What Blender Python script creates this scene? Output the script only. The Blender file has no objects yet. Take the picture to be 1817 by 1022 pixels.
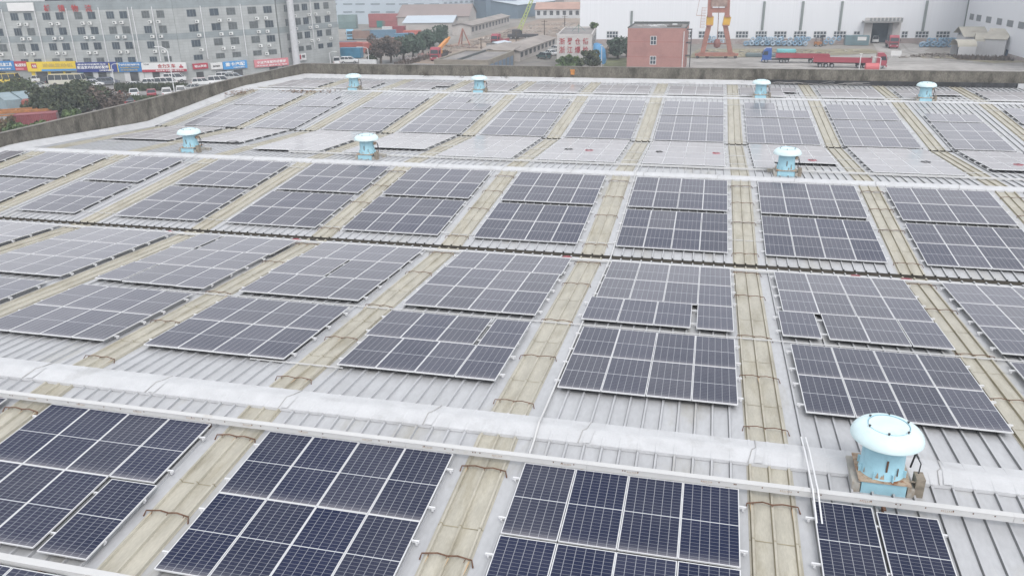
import bpy, bmesh, math, random
from mathutils import Vector, Matrix
R = math.radians
random.seed(7)
SC = bpy.context.scene
COL = SC.collection
# ------------------------------------------------------------------ camera
CAM_LOC = (5.398, -16.307, 10.417)
YAW, PITCH, ROLL = -0.2424, 0.3849, -0.018
FPX = 1425.7                      # focal length in pixels of the 1817 wide photograph
cy_, sy_, cp_, sp_ = math.cos(YAW), math.sin(YAW), math.cos(PITCH), math.sin(PITCH)
fwd = Vector((sy_*cp_, cy_*cp_, -sp_)); rt0 = Vector((cy_, -sy_, 0)); up0 = rt0.cross(fwd)
rt = math.cos(ROLL)*rt0 + math.sin(ROLL)*up0
up = -math.sin(ROLL)*rt0 + math.cos(ROLL)*up0
cam = bpy.data.cameras.new('camera'); camo = bpy.data.objects.new('camera', cam); COL.objects.link(camo)
m = Matrix((rt, up, -fwd)).transposed().to_4x4(); m.translation = Vector(CAM_LOC)
camo.matrix_world = m
cam.sensor_width = 36; cam.lens = FPX/1817*36; cam.clip_start = 0.5; cam.clip_end = 6000
SC.camera = camo
# ------------------------------------------------------------------ light: bright overcast day
world = bpy.data.worlds.new('World'); SC.world = world; world.use_nodes = True
nt = world.node_tree; nt.nodes.clear()
SUN_EL, SUN_ROT = R(52), R(150)
sky = nt.nodes.new('ShaderNodeTexSky'); sky.sky_type = 'NISHITA'; sky.sun_disc = False
sky.sun_elevation = SUN_EL; sky.sun_rotation = SUN_ROT; sky.air_density = 1.0; sky.dust_density = 4.0; sky.ozone_density = 1.0
hs = nt.nodes.new('ShaderNodeHueSaturation'); hs.inputs['Saturation'].default_value = 0.32
bg = nt.nodes.new('ShaderNodeBackground'); bg.inputs['Strength'].default_value = 0.15
wo = nt.nodes.new('ShaderNodeOutputWorld')
cl = nt.nodes.new('ShaderNodeMix'); cl.data_type = 'RGBA'; cl.inputs['Factor'].default_value = 0.6; 
tcw = nt.nodes.new('ShaderNodeTexCoord'); sxw = nt.nodes.new('ShaderNodeSeparateXYZ'); nt.links.new(tcw.outputs['Generated'], sxw.inputs[0])
crw = nt.nodes.new('ShaderNodeMapRange'); crw.inputs['From Min'].default_value = .05; crw.inputs['From Max'].default_value = .62; crw.inputs['To Min'].default_value = 1.25; crw.inputs['To Max'].default_value = .80; nt.links.new(sxw.outputs[2], crw.inputs[0])
nzw = nt.nodes.new('ShaderNodeTexNoise'); nzw.inputs['Scale'].default_value = 2.2; nzw.inputs['Detail'].default_value = 4; nt.links.new(tcw.outputs['Generated'], nzw.inputs[0])
mzw = nt.nodes.new('ShaderNodeMath'); mzw.operation = 'MULTIPLY_ADD'; mzw.inputs[1].default_value = .5; nt.links.new(nzw.outputs[0], mzw.inputs[0]); nt.links.new(crw.outputs[0], mzw.inputs[2])
vcw = nt.nodes.new('ShaderNodeVectorMath'); vcw.operation = 'SCALE'; vcw.inputs[0].default_value = (5.1, 5.16, 5.28); nt.links.new(mzw.outputs[0], vcw.inputs['Scale']); nt.links.new(vcw.outputs[0], cl.inputs['B'])   # the cloud layer
nt.links.new(sky.outputs[0], hs.inputs['Color']); nt.links.new(hs.outputs[0], cl.inputs['A']); nt.links.new(cl.outputs['Result'], bg.inputs[0]); nt.links.new(bg.outputs[0], wo.inputs[0])
sun = bpy.data.lights.new('sun', 'SUN'); sun.energy = 0.7; sun.angle = R(25); sun.color = (1, 0.97, 0.93)
suno = bpy.data.objects.new('sun', sun); COL.objects.link(suno)
suno.rotation_euler = (R(90)-SUN_EL, 0, math.pi-SUN_ROT); suno.location = (0, 0, 60)
SC.view_settings.view_transform = 'Standard'; SC.view_settings.look = 'None'
SC.view_settings.gamma = 1; SC.view_settings.use_curve_mapping = False
SC.view_settings.exposure = 0.62
SC.cycles.volume_bounces = 0; SC.cycles.max_bounces = 6; SC.cycles.diffuse_bounces = 1; SC.cycles.glossy_bounces = 3
SC.cycles.transparent_max_bounces = 8; SC.cycles.volume_step_rate = 5

# ------------------------------------------------------------------ helpers
def ray(px, py):
    return rt*((px-908.5)/FPX) - up*((py-511)/FPX) + fwd
GZ = -13.5
def G(px, py, z=GZ):
    """point of the level z that is seen at a photograph pixel: used only to read positions off the ground"""
    d = ray(px, py); k = (z-CAM_LOC[2])/d.z
    return Vector((CAM_LOC[0]+k*d.x, CAM_LOC[1]+k*d.y, z))
def hgt(px, py, P):
    """height of a pixel's sight line above the ground point P"""
    d = ray(px, py); h = math.hypot(d.x, d.y); D = math.hypot(P[0]-CAM_LOC[0], P[1]-CAM_LOC[1])
    return CAM_LOC[2] + d.z/h*D
MATS = {}
def mat(name, col, rough=0.6, metal=0.0, var=0.12, scale=3.0, col2=None, f2=0.5, s2=0.6, bump=0.0, spec=0.5, stretch=None, coat=0.0, fine=0.0):
    if name in MATS: return MATS[name]
    M = bpy.data.materials.new(name); M.use_nodes = True; t = M.node_tree; N = t.nodes; L = t.links
    b = N['Principled BSDF']
    b.inputs['Roughness'].default_value = rough; b.inputs['Metallic'].default_value = metal
    b.inputs['Specular IOR Level'].default_value = spec; b.inputs['Coat Weight'].default_value = coat
    tc = N.new('ShaderNodeTexCoord'); mp = N.new('ShaderNodeMapping')
    if stretch: mp.inputs['Scale'].default_value = stretch
    oi = N.new('ShaderNodeObjectInfo'); av = N.new('ShaderNodeVectorMath'); av.operation = 'MULTIPLY_ADD'; av.inputs[0].default_value = (37, 23, 11)
    L.new(oi.outputs['Random'], av.inputs[1]); L.new(tc.outputs['Object'], av.inputs[2]); L.new(av.outputs[0], mp.inputs['Vector'])
    n = N.new('ShaderNodeTexNoise'); n.inputs['Scale'].default_value = scale; n.inputs['Detail'].default_value = 5
    L.new(mp.outputs[0], n.inputs['Vector'])
    mr = N.new('ShaderNodeMapRange'); mr.inputs['From Min'].default_value = .3; mr.inputs['From Max'].default_value = .7
    mr.inputs['To Min'].default_value = 1-var; mr.inputs['To Max'].default_value = 1+var
    L.new(n.outputs[0], mr.inputs['Value'])
    mx = N.new('ShaderNodeMix'); mx.data_type = 'RGBA'; mx.inputs['A'].default_value = (*col, 1); mx.inputs['B'].default_value = (*(col2 or col), 1)
    mx.inputs['Factor'].default_value = 0
    if col2:
        n2 = N.new('ShaderNodeTexNoise'); n2.inputs['Scale'].default_value = s2; n2.inputs['Detail'].default_value = 7; n2.inputs['Roughness'].default_value = .65
        L.new(mp.outputs[0], n2.inputs['Vector'])
        m2 = N.new('ShaderNodeMapRange'); m2.inputs['From Min'].default_value = f2; m2.inputs['From Max'].default_value = min(f2+.15, .99)
        L.new(n2.outputs[0], m2.inputs['Value']); L.new(m2.outputs[0], mx.inputs['Factor'])
    vm = N.new('ShaderNodeVectorMath'); vm.operation = 'SCALE'
    L.new(mx.outputs['Result'], vm.inputs[0]); L.new(mr.outputs[0], vm.inputs['Scale'])
    out = vm.outputs[0]
    if fine:
        n3 = N.new('ShaderNodeTexNoise'); n3.inputs['Scale'].default_value = scale*9; n3.inputs['Detail'].default_value = 3
        L.new(mp.outputs[0], n3.inputs['Vector'])
        m3 = N.new('ShaderNodeMapRange'); m3.inputs['From Min'].default_value = .3; m3.inputs['From Max'].default_value = .7
        m3.inputs['To Min'].default_value = 1-fine; m3.inputs['To Max'].default_value = 1+fine
        L.new(n3.outputs[0], m3.inputs['Value'])
        v3 = N.new('ShaderNodeVectorMath'); v3.operation = 'SCALE'; L.new(out, v3.inputs[0]); L.new(m3.outputs[0], v3.inputs['Scale']); out = v3.outputs[0]
    L.new(out, b.inputs['Base Color'])
    if bump:
        bp = N.new('ShaderNodeBump'); bp.inputs['Strength'].default_value = bump; bp.inputs['Distance'].default_value = .02
        L.new(n.outputs[0], bp.inputs['Height']); L.new(bp.outputs[0], b.inputs['Normal'])
    MATS[name] = M
    return M
def tag(o, label=None, cat=None, group=None, kind=None):
    if label: o['label'] = label
    if cat: o['category'] = cat
    if group: o['group'] = group
    if kind: o['kind'] = kind
    return o
def empty(name, loc=(0, 0, 0), rot=(0, 0, 0), parent=None):
    o = bpy.data.objects.new(name, None); COL.objects.link(o); o.location = loc; o.rotation_euler = rot
    o.empty_display_size = .3
    if parent: o.parent = parent
    return o
class MB:
    def __init__(s): s.v = []; s.f = []; s.m = []; s.uv = None; s.cur = 0
    def face(s, pts, mi=None):
        b = len(s.v); s.v += [tuple(p) for p in pts]; s.f.append(tuple(range(b, b+len(pts)))); s.m.append(s.cur if mi is None else mi)
    def box(s, x0, x1, y0, y1, z0, z1, mi=None, M=None):
        P = [(x0, y0, z0), (x1, y0, z0), (x1, y1, z0), (x0, y1, z0), (x0, y0, z1), (x1, y0, z1), (x1, y1, z1), (x0, y1, z1)]
        if M: P = [tuple(M @ Vector(p)) for p in P]
        b = len(s.v); s.v += P
        for f in ((0, 3, 2, 1), (4, 5, 6, 7), (0, 1, 5, 4), (1, 2, 6, 5), (2, 3, 7, 6), (3, 0, 4, 7)):
            s.f.append(tuple(b+i for i in f)); s.m.append(s.cur if mi is None else mi)
        return s
    def bar(s, a, b, w=.1, h=None, mi=None):
        a = Vector(a); b = Vector(b); d = b-a; L = d.length
        if L < 1e-6: return s
        q = d.to_track_quat('X', 'Z').to_matrix().to_4x4(); q.translation = a
        h = h or w
        return s.box(0, L, -w/2, w/2, -h/2, h/2, mi, q)
    def prism(s, pts, z0, z1, mi=None, M=None):
        """extrude an outline (x, y) anticlockwise from z0 to z1"""
        n = len(pts); P = [(x, y, z0) for x, y in pts]+[(x, y, z1) for x, y in pts]
        if M: P = [tuple(M @ Vector(p)) for p in P]
        b = len(s.v); s.v += P; mm = s.cur if mi is None else mi
        s.f.append(tuple(b+i for i in reversed(range(n)))); s.m.append(mm); s.f.append(tuple(b+n+i for i in range(n))); s.m.append(mm)
        for i in range(n):
            j = (i+1) % n; s.f.append((b+i, b+j, b+n+j, b+n+i)); s.m.append(mm)
        return s
    def tube(s, pts, r, n=8, mi=None, cap=True):
        pts = [Vector(p) for p in pts]; rs = r if isinstance(r, (list, tuple)) else [r]*len(pts); b = len(s.v); mm = s.cur if mi is None else mi
        for i, p in enumerate(pts):
            d = (pts[min(i+1, len(pts)-1)]-pts[max(i-1, 0)]).normalized(); a = d.orthogonal() if i == 0 else (la - la.dot(d)*d)
            a = a.normalized(); la = a; c = d.cross(a)
            for k in range(n):
                t = 2*math.pi*k/n; s.v.append(tuple(p+rs[i]*(math.cos(t)*a+math.sin(t)*c)))
        for i in range(len(pts)-1):
            for k in range(n):
                j = (k+1) % n; s.f.append((b+i*n+k, b+i*n+j, b+(i+1)*n+j, b+(i+1)*n+k)); s.m.append(mm)
        if cap:
            s.f.append(tuple(b+k for k in reversed(range(n)))); s.m.append(mm); e = b+(len(pts)-1)*n; s.f.append(tuple(e+k for k in range(n))); s.m.append(mm)
        return s
    def lathe(s, prof, n=32, c=(0, 0), mi=None):
        b = len(s.v); mm = s.cur if mi is None else mi
        for r_, z in prof:
            for k in range(n):
                t = 2*math.pi*k/n; s.v.append((c[0]+r_*math.cos(t), c[1]+r_*math.sin(t), z))
        for i in range(len(prof)-1):
            for k in range(n):
                j = (k+1) % n; s.f.append((b+i*n+k, b+i*n+j, b+(i+1)*n+j, b+(i+1)*n+k)); s.m.append(mm)
        s.f.append(tuple(b+k for k in reversed(range(n)))); s.m.append(mm); e = b+(len(prof)-1)*n; s.f.append(tuple(e+k for k in range(n))); s.m.append(mm)
        return s
    def mesh(s, name, mats, smooth=False):
        me = bpy.data.meshes.new(name); me.from_pydata(s.v, [], s.f)
        for M in (mats if isinstance(mats, (list, tuple)) else [mats]): me.materials.append(M)
        me.polygons.foreach_set('material_index', s.m)
        if smooth: me.polygons.foreach_set('use_smooth', [True]*len(s.f))
        me.update(); return me
    def build(s, name, mats, parent=None, smooth=False, bevel=0, loc=(0, 0, 0), rot=(0, 0, 0)):
        me = s.mesh(name, mats, smooth); o = bpy.data.objects.new(name, me); COL.objects.link(o); o.location = loc; o.rotation_euler = rot
        if smooth: 
            try: me.set_sharp_from_angle(angle=R(40))
            except Exception: pass
        if parent: o.parent = parent
        if bevel:
            bv = o.modifiers.new('bevel', 'BEVEL'); bv.width = bevel; bv.segments = 2; bv.limit_method = 'ANGLE'
        return o
def clone(o, parent=None):
    c = o.copy(); COL.objects.link(c); c.parent = parent
    for ch in list(o.children): clone(ch, c)
    return c
# ------------------------------------------------------------------ materials of the roof
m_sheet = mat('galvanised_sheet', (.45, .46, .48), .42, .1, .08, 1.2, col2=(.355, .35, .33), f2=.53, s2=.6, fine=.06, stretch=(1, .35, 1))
m_skyl = mat('skylight_sheet', (.405, .387, .33), .5, 0, .12, 2.5, col2=(.33, .307, .245), f2=.5, s2=1.4, fine=.08, stretch=(1.5, .35, 1))
m_white = mat('white_coating', (.52, .53, .55), .5, 0, .07, 2, col2=(.42, .425, .435), f2=.56, s2=1.1, fine=.03)
m_capt = mat('white_tray_paint', (.55, .555, .56), .42, 0, .03, 2, col2=(.46, .44, .41), f2=.62, s2=1.6)
m_rust = mat('rusty_iron', (.13, .07, .045), .85, 0, .3, 8)
m_stain = mat('rust_stain', (.42, .30, .18), .8, 0, .2, 8)
m_ribd = mat('rib_side_shade', (.17, .175, .18), .7, 0, .2, 1.5); m_ribl = mat('rib_side', (.36, .37, .39), .5, 0, .1, 1.5); m_ribs = mat('skylight_rib_side', (.26, .23, .16), .6, 0, .2, 1.5)  # shade of the rib sides painted into their colours, darkest on the left
m_seam = mat('grey_sealant', (.36, .36, .36), .8)
m_gut = mat('gutter_metal', (.10, .09, .075), .7, 0, .3, 1.5)
m_conc = mat('weathered_concrete', (.155, .145, .125), .92, 0, .3, 1.6, col2=(.075, .07, .06), f2=.49, s2=1.1, fine=.3, stretch=(1, 1, .45))
m_cope = mat('coping_concrete', (.2, .19, .175), .9, 0, .2, 2)
m_tar = mat('tar_membrane', (.035, .037, .042), .6, 0, .5, 2.2, fine=.4)
m_alu = mat('aluminium', (.72, .73, .75), .38, .25, .04, 3)
m_under = mat('backsheet', (.02, .02, .022), .8)
def panel_material():
    M = bpy.data.materials.new('panel_cells'); M.use_nodes = True; t = M.node_tree; N = t.nodes; L = t.links; b = N['Principled BSDF']
    uv = N.new('ShaderNodeUVMap'); sp = N.new('ShaderNodeSeparateXYZ'); L.new(uv.outputs[0], sp.inputs[0])
    def math_(op, a, c=None):
        n = N.new('ShaderNodeMath'); n.operation = op
        for i, v in enumerate((a, c)):
            if v is None: continue
            if isinstance(v, (int, float)): n.inputs[i].default_value = v
            else: L.new(v, n.inputs[i])
        return n.outputs[0]
    def line(src, cells, w):
        f = math_('FRACT', math_('MULTIPLY', src, cells)); d = math_('ABSOLUTE', math_('SUBTRACT', f, .5))
        return math_('GREATER_THAN', d, .5-w)
    a = line(sp.outputs[0], 6, .030); c = line(sp.outputs[1], 24, .042)
    mid = math_('LESS_THAN', math_('ABSOLUTE', math_('SUBTRACT', sp.outputs[1], .5)), .0052)
    bus = math_('MULTIPLY', line(sp.outputs[0], 60, .06), .10)
    grid = math_('MAXIMUM', math_('MULTIPLY', a, .46), math_('MULTIPLY', c, .30)); grid = math_('MAXIMUM', grid, math_('MULTIPLY', mid, .85)); grid = math_('MAXIMUM', grid, bus)
    oi = N.new('ShaderNodeObjectInfo'); tc = N.new('ShaderNodeTexCoord')
    n = N.new('ShaderNodeTexNoise'); n.inputs['Scale'].default_value = 1.2; n.inputs['Detail'].default_value = 4; n.noise_dimensions = '4D'
    L.new(tc.outputs['Object'], n.inputs['Vector']); L.new(math_('MULTIPLY', oi.outputs['Random'], 50), n.inputs['W'])
    rnd = oi.outputs['Random']
    vo = N.new('ShaderNodeTexVoronoi'); vo.inputs['Scale'].default_value = 2.6; mvv = N.new('ShaderNodeVectorMath'); mvv.operation = 'MULTIPLY_ADD'; mvv.inputs[0].default_value = (91, 57, 33); L.new(rnd, mvv.inputs[1]); L.new(tc.outputs['Object'], mvv.inputs[2]); L.new(mvv.outputs[0], vo.inputs['Vector'])
    sc_ = N.new('ShaderNodeSeparateColor'); L.new(vo.outputs['Color'], sc_.inputs[0])
    drop = math_('MULTIPLY', math_('LESS_THAN', vo.outputs['Distance'], .045), math_('GREATER_THAN', sc_.outputs[0], .93))
    base = N.new('ShaderNodeMix'); base.data_type = 'RGBA'; base.inputs['A'].default_value = (.003, .009, .042, 1); base.inputs['B'].default_value = (.006, .011, .036, 1)
    L.new(oi.outputs['Random'], base.inputs['Factor'])
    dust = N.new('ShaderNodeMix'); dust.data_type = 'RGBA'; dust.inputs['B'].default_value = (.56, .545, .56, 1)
    L.new(base.outputs['Result'], dust.inputs['A'])
    mr = N.new('ShaderNodeMapRange'); mr.inputs['From Min'].default_value = .35; mr.inputs['From Max'].default_value = .8; mr.inputs['To Min'].default_value = .0; mr.inputs['To Max'].default_value = .035
    L.new(n.outputs[0], mr.inputs['Value'])
    edge = math_('MULTIPLY', math_('POWER', math_('SUBTRACT', 1.0, sp.outputs[1]), 26.0), .30)
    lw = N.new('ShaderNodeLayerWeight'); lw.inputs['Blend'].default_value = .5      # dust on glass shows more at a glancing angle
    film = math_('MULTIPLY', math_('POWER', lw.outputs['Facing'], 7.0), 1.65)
    dirty = math_('MULTIPLY', math_('MULTIPLY', math_('FRACT', math_('MULTIPLY', rnd, 7.31)), math_('FRACT', math_('MULTIPLY', rnd, 3.17))), .07)
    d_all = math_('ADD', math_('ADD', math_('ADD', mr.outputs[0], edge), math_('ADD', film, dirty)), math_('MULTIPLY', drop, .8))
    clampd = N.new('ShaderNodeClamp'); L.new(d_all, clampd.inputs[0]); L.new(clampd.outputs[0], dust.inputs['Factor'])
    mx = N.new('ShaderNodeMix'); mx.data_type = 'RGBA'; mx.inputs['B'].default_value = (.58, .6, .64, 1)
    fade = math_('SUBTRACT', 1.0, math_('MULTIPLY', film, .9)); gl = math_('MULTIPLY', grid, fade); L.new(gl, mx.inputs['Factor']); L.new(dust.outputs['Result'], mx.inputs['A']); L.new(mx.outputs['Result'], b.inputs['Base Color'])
    b.inputs['Roughness'].default_value = .13; b.inputs['IOR'].default_value = 1.21
    b.inputs['Sheen Weight'].default_value = .3; b.inputs['Sheen Roughness'].default_value = .2; b.inputs['Sheen Tint'].default_value = (1, .97, 1, 1)   # film of dust
    rr = N.new('ShaderNodeMapRange'); rr.inputs['To Min'].default_value = .08; rr.inputs['To Max'].default_value = .2
    L.new(n.outputs[0], rr.inputs['Value']); L.new(rr.outputs[0], b.inputs['Roughness'])
    return M
m_cells = panel_material()
# ------------------------------------------------------------------ the roof's section
T = math.tan(.066); TA = .066
YV1, YR2, YV2, YR3, YEND = 15.167, 26.348, 38.797, 52.366, 61.2
KY = [-45, 0, YV1, YR2, YV2, YR3, YEND]
KZ = [-45*T, 0, -YV1*T]
KZ.append(KZ[2]+(YR2-YV1)*T); KZ.append(KZ[3]-(YV2-YR2)*T); KZ.append(KZ[4]+(YR3-YV2)*T); KZ.append(KZ[5])
def zr(y):
    for i in range(len(KY)-1):
        if y <= KY[i+1]: return KZ[i]+(y-KY[i])/(KY[i+1]-KY[i])*(KZ[i+1]-KZ[i])
    return KZ[-1]
BAY = 6.17; SKX0 = 1.09; PITCHX = BAY/15; RIBH = .058
XL, XR = -38.6, 44.0
factory = empty('factory_building', (0, 0, 0))
tag(factory, 'large factory with pale ribbed metal roof, yellowed skylight strips and dark concrete parapet', 'factory')
def rib_profile(x0, x1, lift=0):
    """points (x, dz) of the ribbed sheet between x0 and x1, ribs centred on the skylights"""
    k0 = math.ceil((x0-SKX0)/PITCHX); pts = [(x0, lift)]
    k = k0
    while SKX0+k*PITCHX <= x1+1e-6:
        c = SKX0+k*PITCHX
        for dx, dz in ((-.040, 0), (-.022, RIBH), (.022, RIBH), (.040, 0)):
            if x0 < c+dx < x1: pts.append((c+dx, dz+lift))
        k += 1
    pts.append((x1, lift)); return pts
def sheet(name, x0, x1, y0, y1, material, lift=0.0, parent=None, thick=.004, dz0=0, dz1=0, edge=0.0):
    pr = rib_profile(x0, x1, lift); mb = MB(); n = len(pr); ys = [y0, y1]
    for y, dd in ((y0, dz0), (y1, dz1)):
        for x, dz in pr: mb.v.append((x, y, zr(y)+dz+dd))
    for i in range(n-1):
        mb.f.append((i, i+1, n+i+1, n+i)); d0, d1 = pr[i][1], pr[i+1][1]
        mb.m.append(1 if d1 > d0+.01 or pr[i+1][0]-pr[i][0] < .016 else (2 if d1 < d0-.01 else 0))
    if edge:   # turned-down near edge, shows the scalloped profile
        b = len(mb.v)
        for x, dz in pr: mb.v.append((x, y0, zr(y0)+dz+dz0-edge))
        for i in range(n-1): mb.f.append((b+i, b+i+1, i+1, i)); mb.m.append(0)
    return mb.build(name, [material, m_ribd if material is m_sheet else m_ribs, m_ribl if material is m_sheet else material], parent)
GAP = .30
segs = [(-45, -.02, 0), (.02, YV1-GAP, 0), (YV1+.05, YR2-.02, .045), (YR2+.02, YV2-GAP, 0), (YV2-.02, YR3-.02, .045), (YR3+.02, YEND-.1, 0)]
SEG_L = {2: .09, 4: .09}
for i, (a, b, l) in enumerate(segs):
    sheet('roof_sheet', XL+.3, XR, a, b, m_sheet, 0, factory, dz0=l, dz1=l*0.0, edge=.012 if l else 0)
KS = range(-6, 6)
def build_skylights():
    for i, (a, b, l) in enumerate(segs):
        for k in KS:
            xc = SKX0+k*BAY
            if i == 0 and not (-3 <= k <= 2): continue
            y0 = a if i else -9.5
            l0 = l if i else 0
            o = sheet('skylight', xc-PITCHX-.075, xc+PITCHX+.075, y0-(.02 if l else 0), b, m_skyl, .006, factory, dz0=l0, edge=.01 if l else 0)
            if abs(xc-CAM_LOC[0]) < 19 and i in (0, 1, 2):
                for yl in ([-3.2, -6.3] if i == 0 else [a+2.6, a+5.8, a+8.9]):
                    yl += random.uniform(-.5, .5)
                    pr2 = rib_profile(xc-PITCHX-.07, xc+PITCHX+.07, .012); lm = MB()
                    for (xa, za), (xb, zb) in zip(pr2, pr2[1:]): lm.face([(xa, yl-.012, zr(yl-.012)+za+l0*(b-yl)/(b-a)), (xb, yl-.012, zr(yl-.012)+zb+l0*(b-yl)/(b-a)), (xb, yl+.012, zr(yl+.012)+zb+l0*(b-yl)/(b-a)), (xa, yl+.012, zr(yl+.012)+za+l0*(b-yl)/(b-a))])
                    lm.build('lap_seam', m_ribs, o)
                ys = {0: [-1.78, -4.5, -7.6], 1: [1.15, 4.15, 7.15, 11.1, 13.9], 2: [16.1, 19.7, 22.35, 24.9]}[i]
                for y in ys:
                    z = zr(y)+(l*(b-y)/(b-a)); x1, x2 = xc-PITCHX-.07, xc+PITCHX+.07
                    j = random.uniform(-.05, .05); mb = MB()
                    mb.tube([(x1-.05, y-.12+j, z+.0), (x1-.03, y-.03+j, z+.085), (xc-.2, y+.02, z+.10), (xc, y+j*.4, z+.082), (xc+.2, y+.02, z+.10), (x2+.02, y-.02-j, z+.085), (x2+.07, y-.13-j, z+.0)], .013 if i else .017, 6)
                    for dx in (-.38, 0, .38): mb.tube([(xc+dx, y, z+.09), (xc+dx+random.uniform(-.03, .03), y-.07, z+.05)], .009, 5)
                    mb.build('clamp_rod', m_rust, o)
                    if i < 2:
                        for dx in (-.42, 0, .41):
                            if random.random() < .75:
                                L_ = random.uniform(.12, .38) ; w = random.uniform(.018, .04); x = xc+dx+random.uniform(-.02, .03); zz = z+.0075+(0 if abs(dx) > .5 else 0)
                                st = MB(); yy = y-.03
                                s_ = 1 if i == 0 else 1
                                off = .062
                                st.face([(x-w, yy, zr(yy)+off), (x-w*.3, yy-L_, zr(yy-L_)+off), (x+w*.3, yy-L_, zr(yy-L_)+off), (x+w, yy, zr(yy)+off)])
                                st.build('rust_streak', m_stain, o)
build_skylights()
# ridge caps with the turned down toothed edges
def ridge_cap(yc, hw, h, x0, x1, seam, breaks=()):
    pr = rib_profile(x0, x1); n = len(pr); mb = MB()
    rows = [(-hw-.012, 'low'), (-hw, 'edge'), (-.05, 'top'), (.05, 'top'), (hw, 'edge'), (hw+.012, 'low')]
    for dy, kind in rows:
        for x, dz in pr:
            zb = zr(yc+dy)+SEG_OFF(yc+dy)
            z = {'low': zb+dz+.008, 'edge': zb+max(RIBH, 0)+.035+(0 if dz > 0 else -.012), 'top': zr(yc)+h}[kind]
            mb.v.append((x, yc+dy, z))
    for r_ in range(len(rows)-1):
        for i in range(n-1): mb.f.append((r_*n+i, r_*n+i+1, (r_+1)*n+i+1, (r_+1)*n+i)); mb.m.append(0)
    o = mb.build('ridge_cap', m_white, factory)
    sm = MB()
    x = x0+1.2
    while x < x1:
        zt = zr(yc)+h+.004; ze = zr(yc-hw)+RIBH+.04
        j = random.uniform(-.05, .05)
        sm.tube([(x+j-.1, yc-hw-.012, ze-.005), (x-.06, yc-.05, zt), (x+.03, yc+.05, zt), (x+.08+j, yc+hw, zr(yc+hw)+RIBH+.04)], .012, 5)
        x += seam
    sm.build('seam', m_seam, o)
    if yc == 0:
        x = x0+1.2
        while x < x1:      # overlapping end of each cap sheet
            lp = MB(); zt = zr(yc)+h+.009; ze = zr(yc-hw)+RIBH+.046
            lp.face([(x-.02, yc-hw, ze), (x+.16, yc-hw, ze), (x+.22, yc-.05, zt), (x+.04, yc-.05, zt)]); lp.face([(x+.04, yc-.05, zt), (x+.22, yc-.05, zt), (x+.22, yc+.05, zt), (x+.04, yc+.05, zt)]); x += seam; lp.build('lap_patch', m_white, o)
    return o
def SEG_OFF(y): return 0
ridge_cap(0, .47, .13, XL+2, XR, 3.85)
ridge_cap(YR2, .42, .13, XL+1.2, XR, 3.85)
ridge_cap(YR3, .22, .13, XL+1.5, XR, 3.85)
# gutters
for yv in (YV1, YV2):
    mb = MB(); z = zr(yv)
    mb.box(XL+1, XR, yv-.34, yv+.10, z-.3, z-.27); mb.box(XL+1, XR, yv+.08, yv+.12, z-.27, z+.02); mb.box(XL+1, XR, yv-.36, yv-.33, z-.27, z-.03)
    mb.build('gutter', m_gut, factory)
mb = MB()   # white toothed strip along the lower edge of the sheets by the gutter
pr = rib_profile(XL+2, XR); n = len(pr)
# parapet
WALL = [(-39.6, -45, .8), (-38.9, 0, .82), (-38.35, 25, .84), (-37.75, 38, .84), (-37.35, 50.5, .88), (-35.4, 61.2, 1.12), (XR, 61.2, 1.12)]
def wall_strip(mb, pts, t, zlo, ztop=None, inner=0.0, mi=0):
    """a wall of thickness t following pts (outer side is to the left of travel)"""
    n = len(pts); ins = []; outs = []
    for i in range(n):
        p = Vector(pts[i][:2]); d0 = (p-Vector(pts[i-1][:2])).normalized() if i else None; d1 = (Vector(pts[i+1][:2])-p).normalized() if i < n-1 else None
        d = ((d0 or d1)+(d1 or d0)).normalized(); nn = Vector((-d.y, d.x)); s = 1/max(.5, nn.dot(Vector((-(d0 or d1).y, (d0 or d1).x))))
        ins.append(p+nn*inner*s); outs.append(p+nn*(inner+t)*s)
    for i in range(n-1):
        za, zb = (pts[i][2], pts[i+1][2]) if ztop is None else (ztop(pts[i]), ztop(pts[i+1]))
        la, lb = (zlo, zlo) if not callable(zlo) else (zlo(pts[i]), zlo(pts[i+1]))
        a, b, c, d = ins[i], ins[i+1], outs[i+1], outs[i]
        mb.face([(*a, la), (*a, za), (*b, zb), (*b, lb)], mi); mb.face([(*a, za), (*d, za), (*c, zb), (*b, zb)], mi); mb.face([(*d, za), (*d, la), (*c, lb), (*c, zb)], mi)
        mb.face([(*a, la), (*b, lb), (*c, lb), (*d, la)], mi)
mb = MB(); wall_strip(mb, WALL, .24, -2.0); mb.build('parapet', m_conc, factory)
mb = MB(); wall_strip(mb, WALL, .30, lambda p: p[2]+.003, lambda p: p[2]+.05, inner=-.03); mb.build('coping', m_cope, factory)
mb = MB(); wall_strip(mb, WALL, .2, GZ-.3, lambda p: -1.9, inner=.02); mb.box(XR+.02, XR+.25, -45, 61.4, GZ-.3, .8); mb.build('outer_wall', m_conc, factory)
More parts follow.
